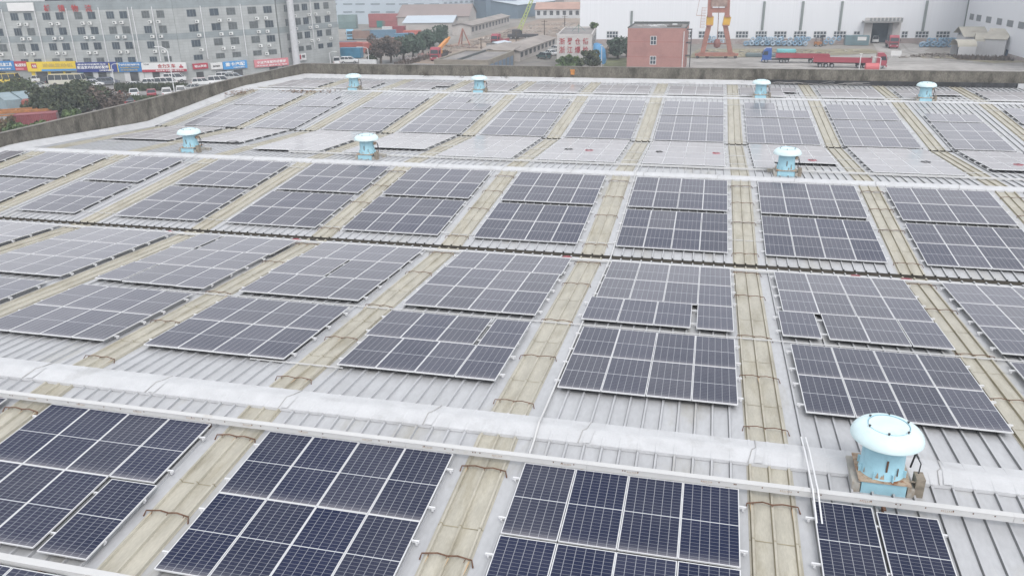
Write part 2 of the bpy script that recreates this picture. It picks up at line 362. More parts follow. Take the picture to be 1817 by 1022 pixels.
# white flashing curb along the parapet
def curb(pts, name='flashing'):
    mb = MB(); n = len(pts); prof = [(-.03, .33), (-.12, .33), (-.28, .24), (-.55, .10), (-.85, .035), (-.87, .0)]
    rows = []
    for i, p in enumerate(pts):
        P = Vector(p[:2]); a = Vector(pts[max(i-1, 0)][:2]); b = Vector(pts[min(i+1, n-1)][:2]); d = (b-a).normalized(); nn = Vector((-d.y, d.x))
        row = []
        for o, h in prof:
            q = P+nn*o*(.9+.2*random.random()); z = zr(min(q.y, YEND))
            row.append((q.x, q.y, z+h+.01+random.uniform(-.012, .012)))
        rows.append(row)
    for r_ in rows: mb.v += r_
    k = len(prof)
    for i in range(n-1):
        for j in range(k-1): mb.f.append((i*k+j, i*k+j+1, (i+1)*k+j+1, (i+1)*k+j)); mb.m.append(0)
    return mb.build(name, m_white, factory, smooth=True)
def dense(pts, step=1.0):
    out = []
    for a, b in zip(pts, pts[1:]):
        n = max(1, int(math.dist(a[:2], b[:2])/step))
        out += [tuple(a[j]+(b[j]-a[j])*i/n for j in range(3)) for i in range(n)]
    return out+[pts[-1]]
curb(dense(WALL[:-1])); curb(dense([WALL[-2], (9.6, 61.2, 1.1)]))
mb = MB(); mb.box(9.8, 36, 61.10, 61.18, -.6, .22); mb.box(9.8, 36, 60.3, 61.1, -.3, -.19); mb.build('tar_strip', m_tar, factory)
mb = MB(); mb.box(30.6, 31.8, 60.95, 61.09, -.2, .2); mb.build('flashing_patch', m_white, factory)

# ------------------------------------------------------------------ solar panels
PW, PL = 1.154, 2.259
def panel_mesh():
    w, l, t, f = 1.140/2, 2.245/2, .035, .017
    mb = MB()
    mb.box(-w+.004, w-.004, -l+.004, l-.004, -t+.006, -.006, 1)
    g = MB()
    me_b = MB(); me_b.v = [(-w+f, -l+f, -.003), (w-f, -l+f, -.003), (w-f, l-f, -.003), (-w+f, l-f, -.003)]; me_b.f = [(0, 1, 2, 3)]; me_b.m = [0]
    b = len(me_b.v)
    me_b.box(-w+.004, w-.004, -l+.004, l-.004, -t+.008, -.008, 1)
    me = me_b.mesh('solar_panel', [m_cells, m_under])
    uv = me.uv_layers.new(name='UVMap')
    for p in me.polygons:
        for li in p.loop_indices:
            v = me.vertices[me.loops[li].vertex_index].co
            uv.data[li].uv = ((v.x+w-f)/(2*(w-f)), (v.y+l-f)/(2*(l-f)))
    fr = MB()
    fr.box(-w, w, -l, -l+f, -t, 0); fr.box(-w, w, l-f, l, -t, 0); fr.box(-w, -w+f, -l+f, l-f, -t, 0); fr.box(w-f, w, -l+f, l-f, -t, 0)
    return me, fr.mesh('frame', [m_alu])
PM, FM = panel_mesh()
def rail_mesh(cols):
    mb = MB(); W = cols*PW; mb.box(-.16, W+.14, -.02, .02, -.082, -.037)
    for i in range(int(W/1.23)+2):
        x = min(-.1+i*1.234, W+.08); mb.box(x-.02, x+.02, -.03, .03, -.135, -.082)
    return mb.mesh('rail', [m_alu])
RAILS = {c: rail_mesh(c) for c in (1, 2, 3, 4)}
def array(x0, ytop, slope, rows, label, grp):
    """rows: list of lists of (column, dx, dy); slope +1 rises away from the camera, -1 falls, 0 flat"""
    s = slope*TA; z = zr(ytop) + {1: .0, -1: 0, 0: 0}[slope]
    lift = .185
    o = empty('solar_array', (x0, ytop-math.sin(s)*lift, z+math.cos(s)*lift), (s, 0, 0))
    tag(o, label, 'solar array', grp)
    for r_, row in enumerate(rows):
        if not row: continue
        for c, dx, dy in row:
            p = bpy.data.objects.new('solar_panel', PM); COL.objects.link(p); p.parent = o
            p.location = (c*PW+PW/2+dx+random.uniform(-.004, .004), -(r_*PL+PL/2)+dy, random.uniform(-.003, .003))
            p.rotation_euler = (random.uniform(-.0022, .0022), random.uniform(-.003, .003), random.uniform(-.0015, .0015))
            q = bpy.data.objects.new('frame', FM); COL.objects.link(q); q.parent = p
        cs = [c for c, dx, dy in row]; n = max(cs)-min(cs)+1
        for fy in (.22, .78):
            rl = bpy.data.objects.new('rail', RAILS[n]); COL.objects.link(rl); rl.parent = o
            rl.location = (min(cs)*PW+min(0, row[0][1]), -(r_+fy)*PL, 0)
    return o
def full(c0=0, c1=4, dx=0, dy=0): return [(c, dx, dy) for c in range(c0, c1)]
GX = lambda k: 1.885+6.13*k
XADJ = {('S2', 0): .15, ('S2', 1): .24, ('S2', -1): -.02, ('S2', -2): -.14, ('S3', 0): .08, ('S3', 1): .04, ('S3', -1): -.05, ('S3', 2): -.05, ('S3', -2): -.2,
        ('S1', 0): .09, ('S1', -1): -.06, ('S1', -2): -.14, ('S5', -6): .46, ('S5', 2): -.09, ('S6', 1): -.19, ('S6', -1): -.07, ('S4', -1): -.02, ('S4', 1): .05}
ROWS = []
# (slope key, sign, y of the far edge, default rows, k range, exceptions {k: rows or (x offset, rows)}, text, group)
SPECS = [
 ('S1', 1, -1.537, 2, (-3, -1), {-2: [full(), [(0, 0, 0), (1, 0, 0), (2, 0, 0), (3, .13, -.06)]]}, 'just below the big cable tray', 'dark navy arrays nearest the camera'),
 ('S1', 1, -1.537, 1, (0, 0), {}, 'close by, directly above another array', 'dark navy arrays nearest the camera'),
 ('S1', 1, -3.84, 3, (0, 0), {}, 'at the bottom of the photo', 'dark navy arrays nearest the camera'),
 ('S1', 1, -1.6, 3, (1, 1), {1: (.02, [[(0, 0, 0), (1, .05, -.1)], [(0, 0, 0), (1, .05, -.1)], [(0, 0, 0), (1, .05, -.1)]])}, 'beside the big blue ventilator', 'dark navy arrays nearest the camera'),
 ('S1', 1, -6.55, 1, (-2, -2), {}, 'cut by the bottom left corner', 'dark navy arrays nearest the camera'),
 ('S2', -1, YV1-8.6, 2, (-5, 2), {-1: [[(0, -.13, 0), (1, -.13, 0), (2, -.13, 0), (3, 0, 0)], full()]}, 'in the row just past the nearest ridge', 'grey arrays past the nearest ridge'),
 ('S2', -1, YV1-1.18, 3, (-5, 2), {0: [full(), full(), [(0, -.17, 0), (1, -.17, 0), (2, -.17, 0), (3, 0, 0)]], 1: [full(), full(), [(0, -.17, 0), (1, .03, 0), (2, .03, 0), (3, .06, 0)]],
   -1: [full(dx=.06), full(), full()], -2: [full(), [(0, -.1, 0), (1, -.1, 0), (2, .02, 0), (3, .02, 0)], full()], -3: [[(0, -.1, .06), (1, .1, 0), (2, .1, 0), (3, .1, 0)], full(), [(0, -.1, .1), (1, 0, 0), (2, 0, 0), (3, 0, -.04)]],
   -4: [full(), full(), full()]}, 'in the row just before the nearest gutter', 'grey arrays before the nearest gutter'),
 ('S3', 1, YR2-5.86, 2, (-7, 3), {-5: (.35, [full(0, 3), full(0, 3)])}, 'in the row just past the nearest gutter', 'grey arrays past the nearest gutter'),
 ('S3', 1, YR2-.935, 2, (-7, 3), {-5: (.35, [full(0, 3), full(0, 3)]), -6: (.1, [full(), full()])}, 'in the row just before the second ridge', 'grey arrays before the second ridge'),
 ('S4', -1, YV2-5.25, 2, (-6, 4), {-6: [full()], -5: (.35, [full(0, 3)]), -3: [full(), [(0, 0, 0)]], 1: [full(), [(0, 0, 0)]], 3: (.3, [full(0, 3)])}, 'in the row just past the second ridge', 'pale arrays past the second ridge'),
 ('S4', -1, YV2-.66, 2, (-6, 4), {-5: (.35, [full(0, 3), full(0, 3)]), 3: (.3, [full(0, 3), full(0, 3)])}, 'in the row just before the second gutter', 'pale arrays before the second gutter'),
 ('S5', 1, YR3-6.85, 3, (-6, 4), {-5: (.35, [full(0, 3)]*3), 3: (.3, [full(0, 3)]*3)}, 'in the row just past the second gutter', 'pale arrays past the second gutter'),
 ('S5', 1, YR3-2.05, 2, (-6, 4), {-5: (.35, [full(0, 2), full(0, 3)]), -3: [full(0, 2), full()], 1: [full(0, 2), full()], 3: (.3, [[], full(0, 3)])}, 'in the row just before the third ridge', 'pale arrays before the third ridge'),
 ('S6', 0, 53.1+2*PL+.1, 2, (-6, 5), {-5: (.35, [full(0, 3), full(0, 3)]), -4: [full(), full(0, 3)], 1: [full(), [(0, 0, 0), (2, 0, 0)]], 3: (0, [full(), full(0, 2)])}, 'in the farthest row by the far parapet', 'farthest arrays by the far parapet'),
]
ORD = ['first', 'second', 'third', 'fourth', 'fifth', 'sixth', 'seventh', 'eighth', 'ninth', 'tenth', 'eleventh', 'twelfth']
def pix(P):
    d = Vector(P)-Vector(CAM_LOC); z = d.dot(fwd)
    return (908.5+FPX*d.dot(rt)/z, 511-FPX*d.dot(up)/z) if z > .5 else (1e5, 1e5)
def in_view(x0, x1, ytop, L_):
    for i in range(9):
        for j in range(7):
            q = pix((x0+(x1-x0)*i/8, ytop-L_*j/6, zr(ytop-L_*j/6)+.14))
            if 4 < q[0] < 1813 and 4 < q[1] < 1018: return True
    return False
for key, sg, yt, nr, (k0, k1), exc, txt, grp in SPECS:
    todo = []
    for k in range(k0, k1+1):
        e = exc.get(k); dx = XADJ.get((key, k), 0)
        if isinstance(e, tuple): dx, rows = e[0], e[1]
        elif e: rows = e
        else: rows = [full() for _ in range(nr)]
        x0 = GX(k)+dx
        if in_view(x0, x0+4.6, yt, len(rows)*PL): todo.append((x0, rows))
    for i, (x0, rows) in enumerate(todo):
        npan = sum(len(r_) for r_ in rows)
        col = 'navy' if key == 'S1' else 'grey'
        if len(todo) == 1: lab = f'{col} solar array {txt}'.replace(', directly', ' directly')
        else: lab = f'{col} solar array, {ORD[i]} from the left {txt}'
        array(x0, yt, sg, rows, lab, grp)
# ------------------------------------------------------------------ roof ventilators
m_vblue = mat('ventilator_blue', (.35, .60, .71), .5, 0, .06, 2.5, col2=(.29, .52, .62), f2=.55, s2=2.0, fine=.03)
m_vcap = mat('ventilator_cap_blue', (.60, .74, .77), .5, 0, .05, 2.5, col2=(.50, .66, .70), f2=.58, s2=3.0)
m_dark = mat('dark_metal', (.03, .03, .035), .6)
m_box = mat('brown_box_paint', (.24, .21, .17), .7, 0, .3, 6)
m_flash = mat('dirty_flashing', (.42, .41, .38), .8, 0, .25, 3, col2=(.25, .2, .15), f2=.5, s2=3)
m_rplate = mat('rusty_plate', (.42, .33, .25), .8, 0, .25, 9, col2=(.25, .10, .04), f2=.5, s2=6)
def ventilator(name, x, y, label, zoff=0.0):
    z = zr(y)+zoff; o = empty(name, (x, y, z)); tag(o, label, 'ventilator', 'pale blue roof ventilators')
    mb = MB()
    mb.box(-.44, .44, -.46, .50, -.16, .26); mb.build('base_box', m_vblue, o, bevel=.01)
    mb = MB(); mb.box(-.51, .51, -.50, .55, .262, .295); mb.build('rusty_flange', m_rplate, o)
    mb = MB()
    mb.box(-.62, -.46, -.46, .55, -.1, .20); mb.box(.46, .60, -.46, .55, -.1, .17); mb.box(-.9, .9, .575, .8, -.14, .09)
    mb.build('flashing', m_flash, o)
    mb = MB()
    mb.lathe([(.46, .297), (.445, .34), (.43, .62), (.42, 1.14)], 36)
    for t in range(8):
        a = t*math.pi/4+.3; c, s = math.cos(a), math.sin(a)
        mb.prism([(c*.44-s*.012, s*.44+c*.012), (c*.44+s*.012, s*.44-c*.012), (c*.50+s*.012, s*.50-c*.012), (c*.50-s*.012, s*.50+c*.012)], .297, .46)
    n = mb.build('neck', m_vblue, o, smooth=True)
    random.seed(int(x*7+y*3))
    for k in range(5):
        a = random.uniform(3.5, 6.0); zb_ = .31; hh = random.uniform(.08, .22); w_ = random.uniform(.03, .08); st = MB()
        st.face([(.452*math.cos(a-w_), .452*math.sin(a-w_), zb_+.02), (.452*math.cos(a+w_), .452*math.sin(a+w_), zb_+.02), (.445*math.cos(a+w_*.2), .445*math.sin(a+w_*.2), zb_+hh)]); st.build('rust_patch', m_rplate, n)
    mb = MB(); mb.box(-.02, .015, -.455, -.432, .52, .78); mb.box(.22, .235, -.41, -.385, .42, .6); mb.build('rust_patch', m_rust, n)
    mb = MB()
    prof = [(.46, 1.0), (.70, .955), (.775, .95), (.79, .965), (.79, 1.005), (.775, 1.07), (.745, 1.14), (.695, 1.21), (.62, 1.275), (.54, 1.315), (.47, 1.335), (.455, 1.338), (.44, 1.33), (.25, 1.36), (.0, 1.37)]
    prof = [(r_*.915, 1.10+(z_-.95)*.74) for r_, z_ in prof]; mb.lathe(prof[:-1], 48); c = mb.build('cap', m_vcap, o, smooth=True)
    mb = MB()
    mb.lathe([(.418, 1.382), (.420, 1.395), (.408, 1.395), (.405, 1.382)], 40); mb.build('seam_ring', m_vblue, c)
    for t in range(6):
        a = t*math.pi/3+.35; b = MB(); px_, py_ = .425*math.cos(a), .425*math.sin(a)
        b.tube([(px_, py_, 1.37), (px_, py_, 1.42)], .014, 6); b.tube([(px_, py_, 1.42), (px_, py_, 1.43)], .028, 8); b.build('bolt', m_dark, c)
    mb = MB(); mb.box(.60, .78, -.42, -.12, -.08, .42); mb.box(.50, .60, -.40, -.36, .31, .34); mb.build('junction_box', m_box, o, bevel=.006)
    mb = MB(); mb.tube([(.62, .2, .30), (.66, .15, .7), (.60, .1, .92)], .02, 6); mb.tube([(.68, -.2, .42), (.72, -.1, .6), (.62, .12, .75), (.6, .1, .9)], .014, 6); mb.build('cable', m_dark, o)
    mb = MB(); mb.box(.44, .56, -.06, .14, .80, .95); mb.build('switch_cover', m_rplate, o)
    return o
ventilator('roof_ventilator', 9.52, -.46, 'pale blue mushroom ventilator on the nearest ridge, largest of all')
ventilator('roof_ventilator', -14.35, 28.05, 'pale blue mushroom ventilator behind second ridge, between the two others', .05)
ventilator('roof_ventilator', -26.3, 28.0, 'pale blue mushroom ventilator behind second ridge, leftmost of its three', .05)
ventilator('roof_ventilator', 9.6, 28.05, 'pale blue mushroom ventilator behind second ridge, straight beyond the largest one', .05)
ventilator('roof_ventilator', -26.1, 52.75, 'pale blue mushroom ventilator on the third ridge, leftmost of its four', .1)
ventilator('roof_ventilator', -14.3, 52.75, 'pale blue mushroom ventilator on the third ridge, second from the left', .1)
ventilator('roof_ventilator', 9.35, 52.75, 'pale blue mushroom ventilator on the third ridge, third from the left', .1)
ventilator('roof_ventilator', 21.6, 52.75, 'pale blue mushroom ventilator on the third ridge, rightmost of its four', .1)
mb = MB()
for i in range(5):
    a = 7.9+i*.12
mb.v = []
pts = [(8.35, -.5), (8.95, -.95), (8.9, .1), (8.75, .55), (8.3, .35)]
# ------------------------------------------------------------------ cable trays
def tray(x0, x1, y, z0, z1, w, label, marks, seed):
    random.seed(seed); o = empty('cable_tray', (x0, y, 0)); tag(o, label, 'cable tray')
    L_ = x1-x0; mb = MB(); n = int(L_/2.0)
    for i in range(n):
        a, b = i*L_/n+.002, (i+1)*L_/n-.002
        mb.box(a, b, -w/2, w/2, z0, z1-.006)
    mb.build('trunking', m_capt, o, bevel=.004)
    mb = MB()
    for i in range(n):
        a, b = i*L_/n+.001, (i+1)*L_/n-.001
        mb.box(a, b, -w/2-.008, w/2+.008, z1-.005, z1+.012)
    mb.build('lid', m_capt, o)
    for i in range(int(L_/3.09)):
        x = 1.3+i*3.09; mb = MB()
        zz = zr(y); mb.box(x-.02, x+.02, -w/2+.01, w/2-.01, zz+.0, z0-.002); mb.box(x-.03, x+.03, -w/2-.1, w/2+.1, z0-.03, z0-.001); mb.build('bracket', m_rust, o)
    if marks:
        mb = MB(); dd = MB()
        for i in range(int(L_/1.55)):
            x = .8+i*1.55+random.uniform(-.1, .1)
            for k in range(7):     # row of rusty vent slots with a curved lower row
                xx = x+(k-3)*.035; mb.box(xx-.008, xx+.008, -w/2-.0035, -w/2-.001, (z0+z1)/2+.012, (z0+z1)/2+.03)
                mb.box(xx-.014, xx+.012, -w/2-.0035, -w/2-.001, (z0+z1)/2-.02+abs(k-3)*.006, (z0+z1)/2-.012+abs(k-3)*.006)
            for k in range(3):
                xx = x+random.uniform(-.7, .7); dd.box(xx-.012, xx+.012, -w/2-.004, -w/2-.001, z1-.05, z1-.02)
        mb.build('vent_slots', m_rplate, o); dd.build('rivets', m_rust, o)
    return o
tray(-13.5, 16, -1.46, .07, .205, .13, 'long white metal cable tray running along the near side of the nearest ridge', True, 3)
tray(-14, -2.0, -6.42, -.30, -.19, .15, 'short visible length of white cable tray crossing the bottom left corner', False, 4)
def run(name, pts, w, h, label, cat='conduit', group=None, m_=None, r=None):
    o = pts[0]; mb = MB(); q = [Vector(p)-Vector(o) for p in pts]
    if r: mb.tube(q, r, 6)
    else:
        for a, b in zip(q, q[1:]): mb.bar(a, b, w, h)
    ob = mb.build(name, m_ or m_capt, None); ob.location = o
    return tag(ob, label, cat, group)
def yz(x, y, h): return (x, y, zr(y)+h)
run('cable_tray', [yz(-36.5, 14.22, .09), yz(20, 14.22, .09)], .12, .07, 'thin white cable tray running just before the nearest gutter', 'cable tray')
run('cable_tray', [yz(-20, 28.85, .10), yz(24, 28.85, .10)], .12, .08, 'thin white cable tray just beyond the second ridge', 'cable tray')
run('cable_tray', [yz(-36, 52.95, .16), yz(34, 52.95, .16)], .10, .07, 'thin white cable tray just beyond the third ridge', 'cable tray')
run('conduit', [yz(1.98, -9, .09), yz(1.98, -.6, .09), (1.98, 0, .2), yz(1.95, .6, .10), yz(1.9, 14.9, .08), yz(1.9, 15.3, .10), yz(1.82, 25.8, .09), (1.8, YR2, zr(YR2)+.19), yz(1.8, 26.9, .1), yz(1.75, 38.5, .09), yz(1.72, 51.9, .1)], .042, .04, 'long white conduit running straight up the roof from the bottom to the far ridge')
RUN_Y = [(7.0, .06, -13.5, 15.6, 'thin white conduit crossing the skylight strips before the nearest gutter, about midway'),
         (2.1, .06, -7, -4.1, 'short white conduit crossing one skylight strip just past the nearest ridge'),
         (16.45, .07, -36, 3, 'thin white conduit crossing the skylight strips just past the nearest gutter'),
         (24.93, .06, -36, 16, 'thin white conduit crossing the skylight strips just before the second ridge'),
         (19.87, .06, 3, 20, 'upper of two thin white conduits crossing skylights past the nearest gutter, right'),
         (17.68, .06, 3, 10, 'lower of two thin white conduits crossing skylights past the nearest gutter, right'),
         (30.63, .06, -36, 24, 'thin white conduit crossing skylights just past the second ridge'),
         (33.6, .07, -12, 15, 'thin white conduit between the two pale arrays rows past the second ridge'),
         (39.4, .07, -34, 27, 'thin white conduit crossing skylights right by the second gutter'),
         (37.9, .06, -30, 8, 'thin white conduit crossing skylights just before the second gutter'),
         (50.0, .07, -34, 30, 'thin white conduit crossing skylights just before the third ridge'),
         (42.9, .06, 14, 26, 'thin white conduit crossing the bare sheets on the right, before the third ridge'),
         (54.6, .08, -34, 34, 'thin white conduit between the two panel rows of the farthest arrays')]
for y, h, x0, x1, lab in RUN_Y: run('conduit', [yz(x0, y, h), yz(x1, y, h)], .035, .03, lab)
# two aluminium rails lying across the near ridge
for i, (xa, lab) in enumerate(((8.02, 'loose aluminium rail lying across the nearest ridge, left of the pair'), (8.12, 'loose aluminium rail lying across the nearest ridge, right of the pair'))):
    run('spare_rail', [(xa, .75, .02+.09), (xa+.0, 0, .225), (xa+.02, -1.5, .26-.0), (xa+.05, -2.35, .0)], .03, .03, lab, 'metal rail', m_=m_alu)
# coils of cable and red bags on the roof
m_redb = mat('red_plastic', (.26, .07, .09), .7, 0, .3, 8); m_blackc = mat('black_cable', (.02, .022, .025), .5)
m_redc = mat('red_cable', (.42, .07, .10), .5)
def coil(x, y, r_, m_, label, h=.17):
    mb = MB(); z = zr(y)+h
    r_ *= .8
    for i in range(4):
        rr = r_*(1-.07*i); mb.tube([(rr*math.cos(t*math.pi/10)*(1+.04*math.sin(t+i)), rr*math.sin(t*math.pi/10), .012*i+.01*math.sin(t*1.3+i)) for t in range(21)], .010, 5)
    s = TA if (0 > y or YV1 < y < YR2 or YV2 < y < YR3) else -TA
    o = mb.build('cable_coil', m_, None, loc=(x, y, z), rot=(s, 0, 0)); tag(o, label, 'cable coil', 'cable coils left on the panels')
coil(-3.0, 33.15, .36, m_blackc, 'black cable coil on a pale array left of the red coil')
coil(-1.7, 33.0, .36, m_redc, 'red cable coil on a pale array right of a black coil')
coil(-6.4, 33.2, .34, m_blackc, 'dark cable coil on the skylight left of the red and black pair', .08)
coil(2.6, 33.4, .28, m_blackc, 'small black cable coil on the array right of the long conduit')
coil(6.0, 33.6, .30, m_redc, 'red cable coil on an array just left of the middle skylight strip')
coil(11.4, 32.2, .33, m_redc, 'red cable coil right of the ventilator behind the second ridge')
coil(17.6, 33.0, .36, m_blackc, 'black cable coil on a right-hand pale array')
coil(22.4, 33.2, .34, m_redc, 'red cable coil near the right edge of the photo')
coil(-25.4, 31.2, .55, m_blackc, 'wide black cable coil right of the leftmost ventilator')
def bag(x, y, s, label, m_=None, h=.03):
    random.seed(int(x*10)+99); bm = bmesh.new(); bmesh.ops.create_icosphere(bm, subdivisions=3, radius=1)
    for v in bm.verts:
        n = v.co.copy(); f = 1+.25*math.sin(5*n.x+x)*math.cos(4*n.y)+random.uniform(-.12, .12); v.co = Vector((n.x*s*.95*f, n.y*s*.55*f, max(0, n.z*s*.35*f)))
    me = bpy.data.meshes.new('plastic_bag'); bm.to_mesh(me); bm.free(); me.materials.append(m_ or m_redb)
    o = bpy.data.objects.new('plastic_bag', me); COL.objects.link(o); o.location = (x, y, zr(y)+h); tag(o, label, 'plastic bag', 'crumpled bags by the nearest gutter')
bag(-18.5, 14.45, .22, 'red crumpled bag by the nearest gutter, leftmost')
bag(-17.6, 14.35, .2, 'red crumpled bag by the nearest gutter, second from the left')
bag(-12.1, 14.5, .24, 'red crumpled bag by the nearest gutter, left of a black bag')
bag(-11.3, 14.5, .22, 'black crumpled bag by the nearest gutter', m_blackc)
bag(-9.6, 14.3, .2, 'red crumpled bag by the nearest gutter, right of the black bag')
bag(.15, 14.6, .2, 'red crumpled bag by the gutter left of the long conduit')
bag(11.3, 14.55, .2, 'red crumpled bag by the gutter on the right')
bag(13.1, 14.5, .22, 'red crumpled bag by the gutter, rightmost')
# dead creepers and cables hanging on the far parapet
m_twig = mat('dry_twig', (.07, .06, .05), .9)
def creeper(x, label, n=9, w=1.2, seed=1, flat=False):
    random.seed(seed); mb = MB()
    for i in range(n):
        a = Vector((random.uniform(-w, w)*.4, 0, random.uniform(.1, .45))); p = [a]
        for k in range(5):
            a = a+Vector((random.uniform(-.28, .28)*w, -random.uniform(0, .09), random.uniform(-.24, .16))); a.z = max(-.05, min(.6, a.z)); p.append(a)
        mb.tube(p, .013, 4)
    o = mb.build('dead_creeper', m_twig, None, loc=(x, 61.1, -.12)); tag(o, label, 'dead creeper', 'dry creepers on the far parapet')
for i, (x, lab) in enumerate(((-31.4, 'dry creeper on the far parapet, leftmost'), (-29.6, 'dry creeper on the far parapet, left of a ventilator'), (-22.0, 'dry creeper on the far parapet, between the two left ventilators'),
                 (-18.3, 'dry creeper on the far parapet, between ventilators, farther right'), (-14.0, 'dry creeper on the far parapet, behind the second ventilator from the left'), (-8.6, 'dry creeper below the orange box on the parapet'), (8.6, 'dry creeper on the far parapet, left of the black strip'))):
    creeper(x, lab, seed=i+3)
m_wire = mat('grey_wire', (.35, .34, .33), .6)
def rubble(seed, x0, x1, label):
    random.seed(seed); mb = MB()
    for i in range(14):
        x = random.uniform(x0, x1)-x0; a = Vector((x, random.uniform(-.6, -.1), random.uniform(0, .2)))
        mb.tube([a, a+Vector((random.uniform(.3, 1.1), random.uniform(-.2, .2), random.uniform(.05, .25))), a+Vector((random.uniform(1.2, 2.4), random.uniform(-.2, .2), random.uniform(-.02, .2)))], .016, 4)
    o = mb.build('wire_tangle', m_wire, None, loc=(x0, 61.0, -.18)); tag(o, label, 'wires')
rubble(5, 10.2, 17.5, 'tangle of loose grey wires before the black strip on the far parapet')
m_orange = mat('orange_paint', (.50, .22, .07), .6, 0, .2, 5)
mb = MB(); mb.box(-.18, .18, -.12, 0, 0, .42); mb.box(-.22, .22, -.16, -.121, .30, .48); o = mb.build('junction_box', [m_orange], None, loc=(-7.45, 61.19, .42), bevel=.01); tag(o, 'small rusty orange electrical box on the far parapet', 'electrical box')
m_dirt = mat('dry_leaves', (.22, .13, .08), .95, 0, .4, 12)
def litter(name, x, y, n, w, l, label, seed, h=.1, m_=None):
    random.seed(seed); mb = MB()
    for i in range(n):
        px_, py_ = random.gauss(0, w/2), random.gauss(0, l/2); a = random.uniform(0, 6.28); s = random.uniform(.05, .16)
        z = random.uniform(0, h); c, s_ = math.cos(a)*s, math.sin(a)*s
        mb.face([(px_-c, py_-s_, z), (px_+s_*.5, py_-c*.5, z+.03), (px_+c, py_+s_, z+.01), (px_-s_*.5, py_+c*.5, z+.04)])
    o = mb.build(name, m_ or m_dirt, None, loc=(x, y, zr(y)+.03)); tag(o, label, 'debris', kind='stuff')
litter('leaf_litter', -30.5, 51.6, 160, 2.6, .9, 'brown leaf litter on the third ridge near the left', 1, .14)
litter('leaf_litter', -36.3, 50.3, 140, 1.0, 1.6, 'brown debris heap in the left corner by the parapet', 2, .3)
# ================================================================== SURROUNDINGS
random.seed(11)
m_ground = mat('yard_earth', (.27, .25, .23), .95, 0, .18, .05, col2=(.215, .205, .19), f2=.48, s2=.035, fine=.10)
m_conc_y = mat('yard_concrete', (.37, .355, .34), .9, 0, .14, .06, col2=(.27, .255, .24), f2=.52, s2=.07, fine=.16)
m_asph = mat('street_asphalt', (.26, .255, .255), .9, 0, .1, .1, col2=(.20, .195, .195), f2=.5, s2=.08, fine=.08)
m_dry = mat('dry_grass', (.27, .245, .17), .95, 0, .25, .35, col2=(.19, .16, .11), f2=.5, s2=.12, fine=.2)
m_dirt2 = mat('bare_earth', (.29, .225, .18), .95, 0, .25, .06, col2=(.37, .32, .28), f2=.5, s2=.05, fine=.1)
def flat(name, pts, z, m_):
    mb = MB(); mb.face([(p[0], p[1], z) for p in pts]); o = mb.build(name, m_); tag(o, kind='structure'); return o
mb = MB(); S_ = 2600
mb.face([(-S_, -300, GZ), (S_, -300, GZ), (S_, 4000, GZ), (-S_, 4000, GZ)]); tag(mb.build('ground', m_ground), kind='structure')
def gpts(l): return [G(*p) for p in l]
flat('yard', gpts([(1080, 135), (1080, 104), (1330, 104), (1420, 103), (1480, 100), (1560, 96), (1600, 100), (1640, 104), (2000, 112), (2300, 160)]), GZ+.03, m_conc_y)
flat('yard', gpts([(1545, 74), (1600, 74), (1625, 80), (1650, 86), (1640, 92), (1680, 100), (1640, 104.2), (1600, 100.2), (1560, 95)]), GZ+.05, m_conc_y)
flat('street', gpts([(-300, 175), (-300, 150), (60, 147), (325, 143.5), (420, 137), (520, 126), (640, 105), (900, 118), (950, 150), (600, 300), (300, 300)]), GZ+.03, m_asph)
flat('bare_ground', gpts([(700, 112), (780, 85), (870, 62), (960, 34), (1035, 33), (1035, 60), (985, 70), (930, 100), (900, 118)]), GZ+.06, m_dirt2)
flat('grass_strip', gpts([(1217, 103.6), (1240, 88), (1540, 88), (1575, 94.5), (1500, 98), (1420, 101)]), GZ+.09, m_dry)
flat('grass_strip', gpts([(1650, 99), (1700, 101), (1780, 106), (1840, 112), (1760, 113), (1690, 106), (1630, 103)]), GZ+.10, m_dry)
flat('grass_strip', gpts([(1070, 119), (1080, 104), (1112, 104), (1112, 125)]), GZ+.09, mat('grass_patch', (.16, .17, .09), .95, 0, .3, .3, fine=.2))
# --- frames of reference on a facade
def frame(A, B, name='x', parent=None):
    A = Vector(A); B = Vector(B); a = math.atan2(B.y-A.y, B.x-A.x); e = empty(name, (A.x, A.y, A.z), (0, 0, a)); e['_'] = 0; del e['_']
    return e, (B.xy-A.xy).length
def F(e, px, py, y=0.0):
    """local (x, z) where the sight line through a photograph pixel meets the plane y of the frame e"""
    M = Matrix.Rotation(-e.rotation_euler.z, 3, 'Z'); o = M @ (Vector(CAM_LOC)-e.location); d = M @ ray(px, py); k = (y-o.y)/d.y; q = o+k*d
    return q.x, q.z
m_glass = mat('dark_glass', (.05, .07, .09), .15, 0, .3, .6, spec=.5)
m_wframe = mat('white_frame', (.62, .63, .65), .5)
m_gframe = mat('grey_frame', (.22, .235, .24), .5)
def window(parent, x0, x1, z0, z1, y=0, nx=2, nz=1, frame_m=None, pane_m=None, w=.07, name='window'):
    mb = MB(); mb.box(x0, x1, y-.06, y-.02, z0, z0+w); mb.box(x0, x1, y-.06, y-.02, z1-w, z1); mb.box(x0, x0+w, y-.06, y-.02, z0+w, z1-w); mb.box(x1-w, x1, y-.06, y-.02, z0+w, z1-w)
    for i in range(1, nx):
        x = x0+(x1-x0)*i/nx; mb.box(x-w/2, x+w/2, y-.058, y-.022, z0+w, z1-w)
    for i in range(1, nz):
        z = z0+(z1-z0)*i/nz; mb.box(x0+w, x1-w, y-.055, y-.025, z-w/2, z+w/2)
    f = mb.build(name, frame_m or m_wframe, parent)
    mb = MB(); mb.box(x0+w*.5, x1-w*.5, y-.035, y-.005, z0+w*.5, z1-w*.5); mb.build('pane', pane_m or m_glass, f); return f
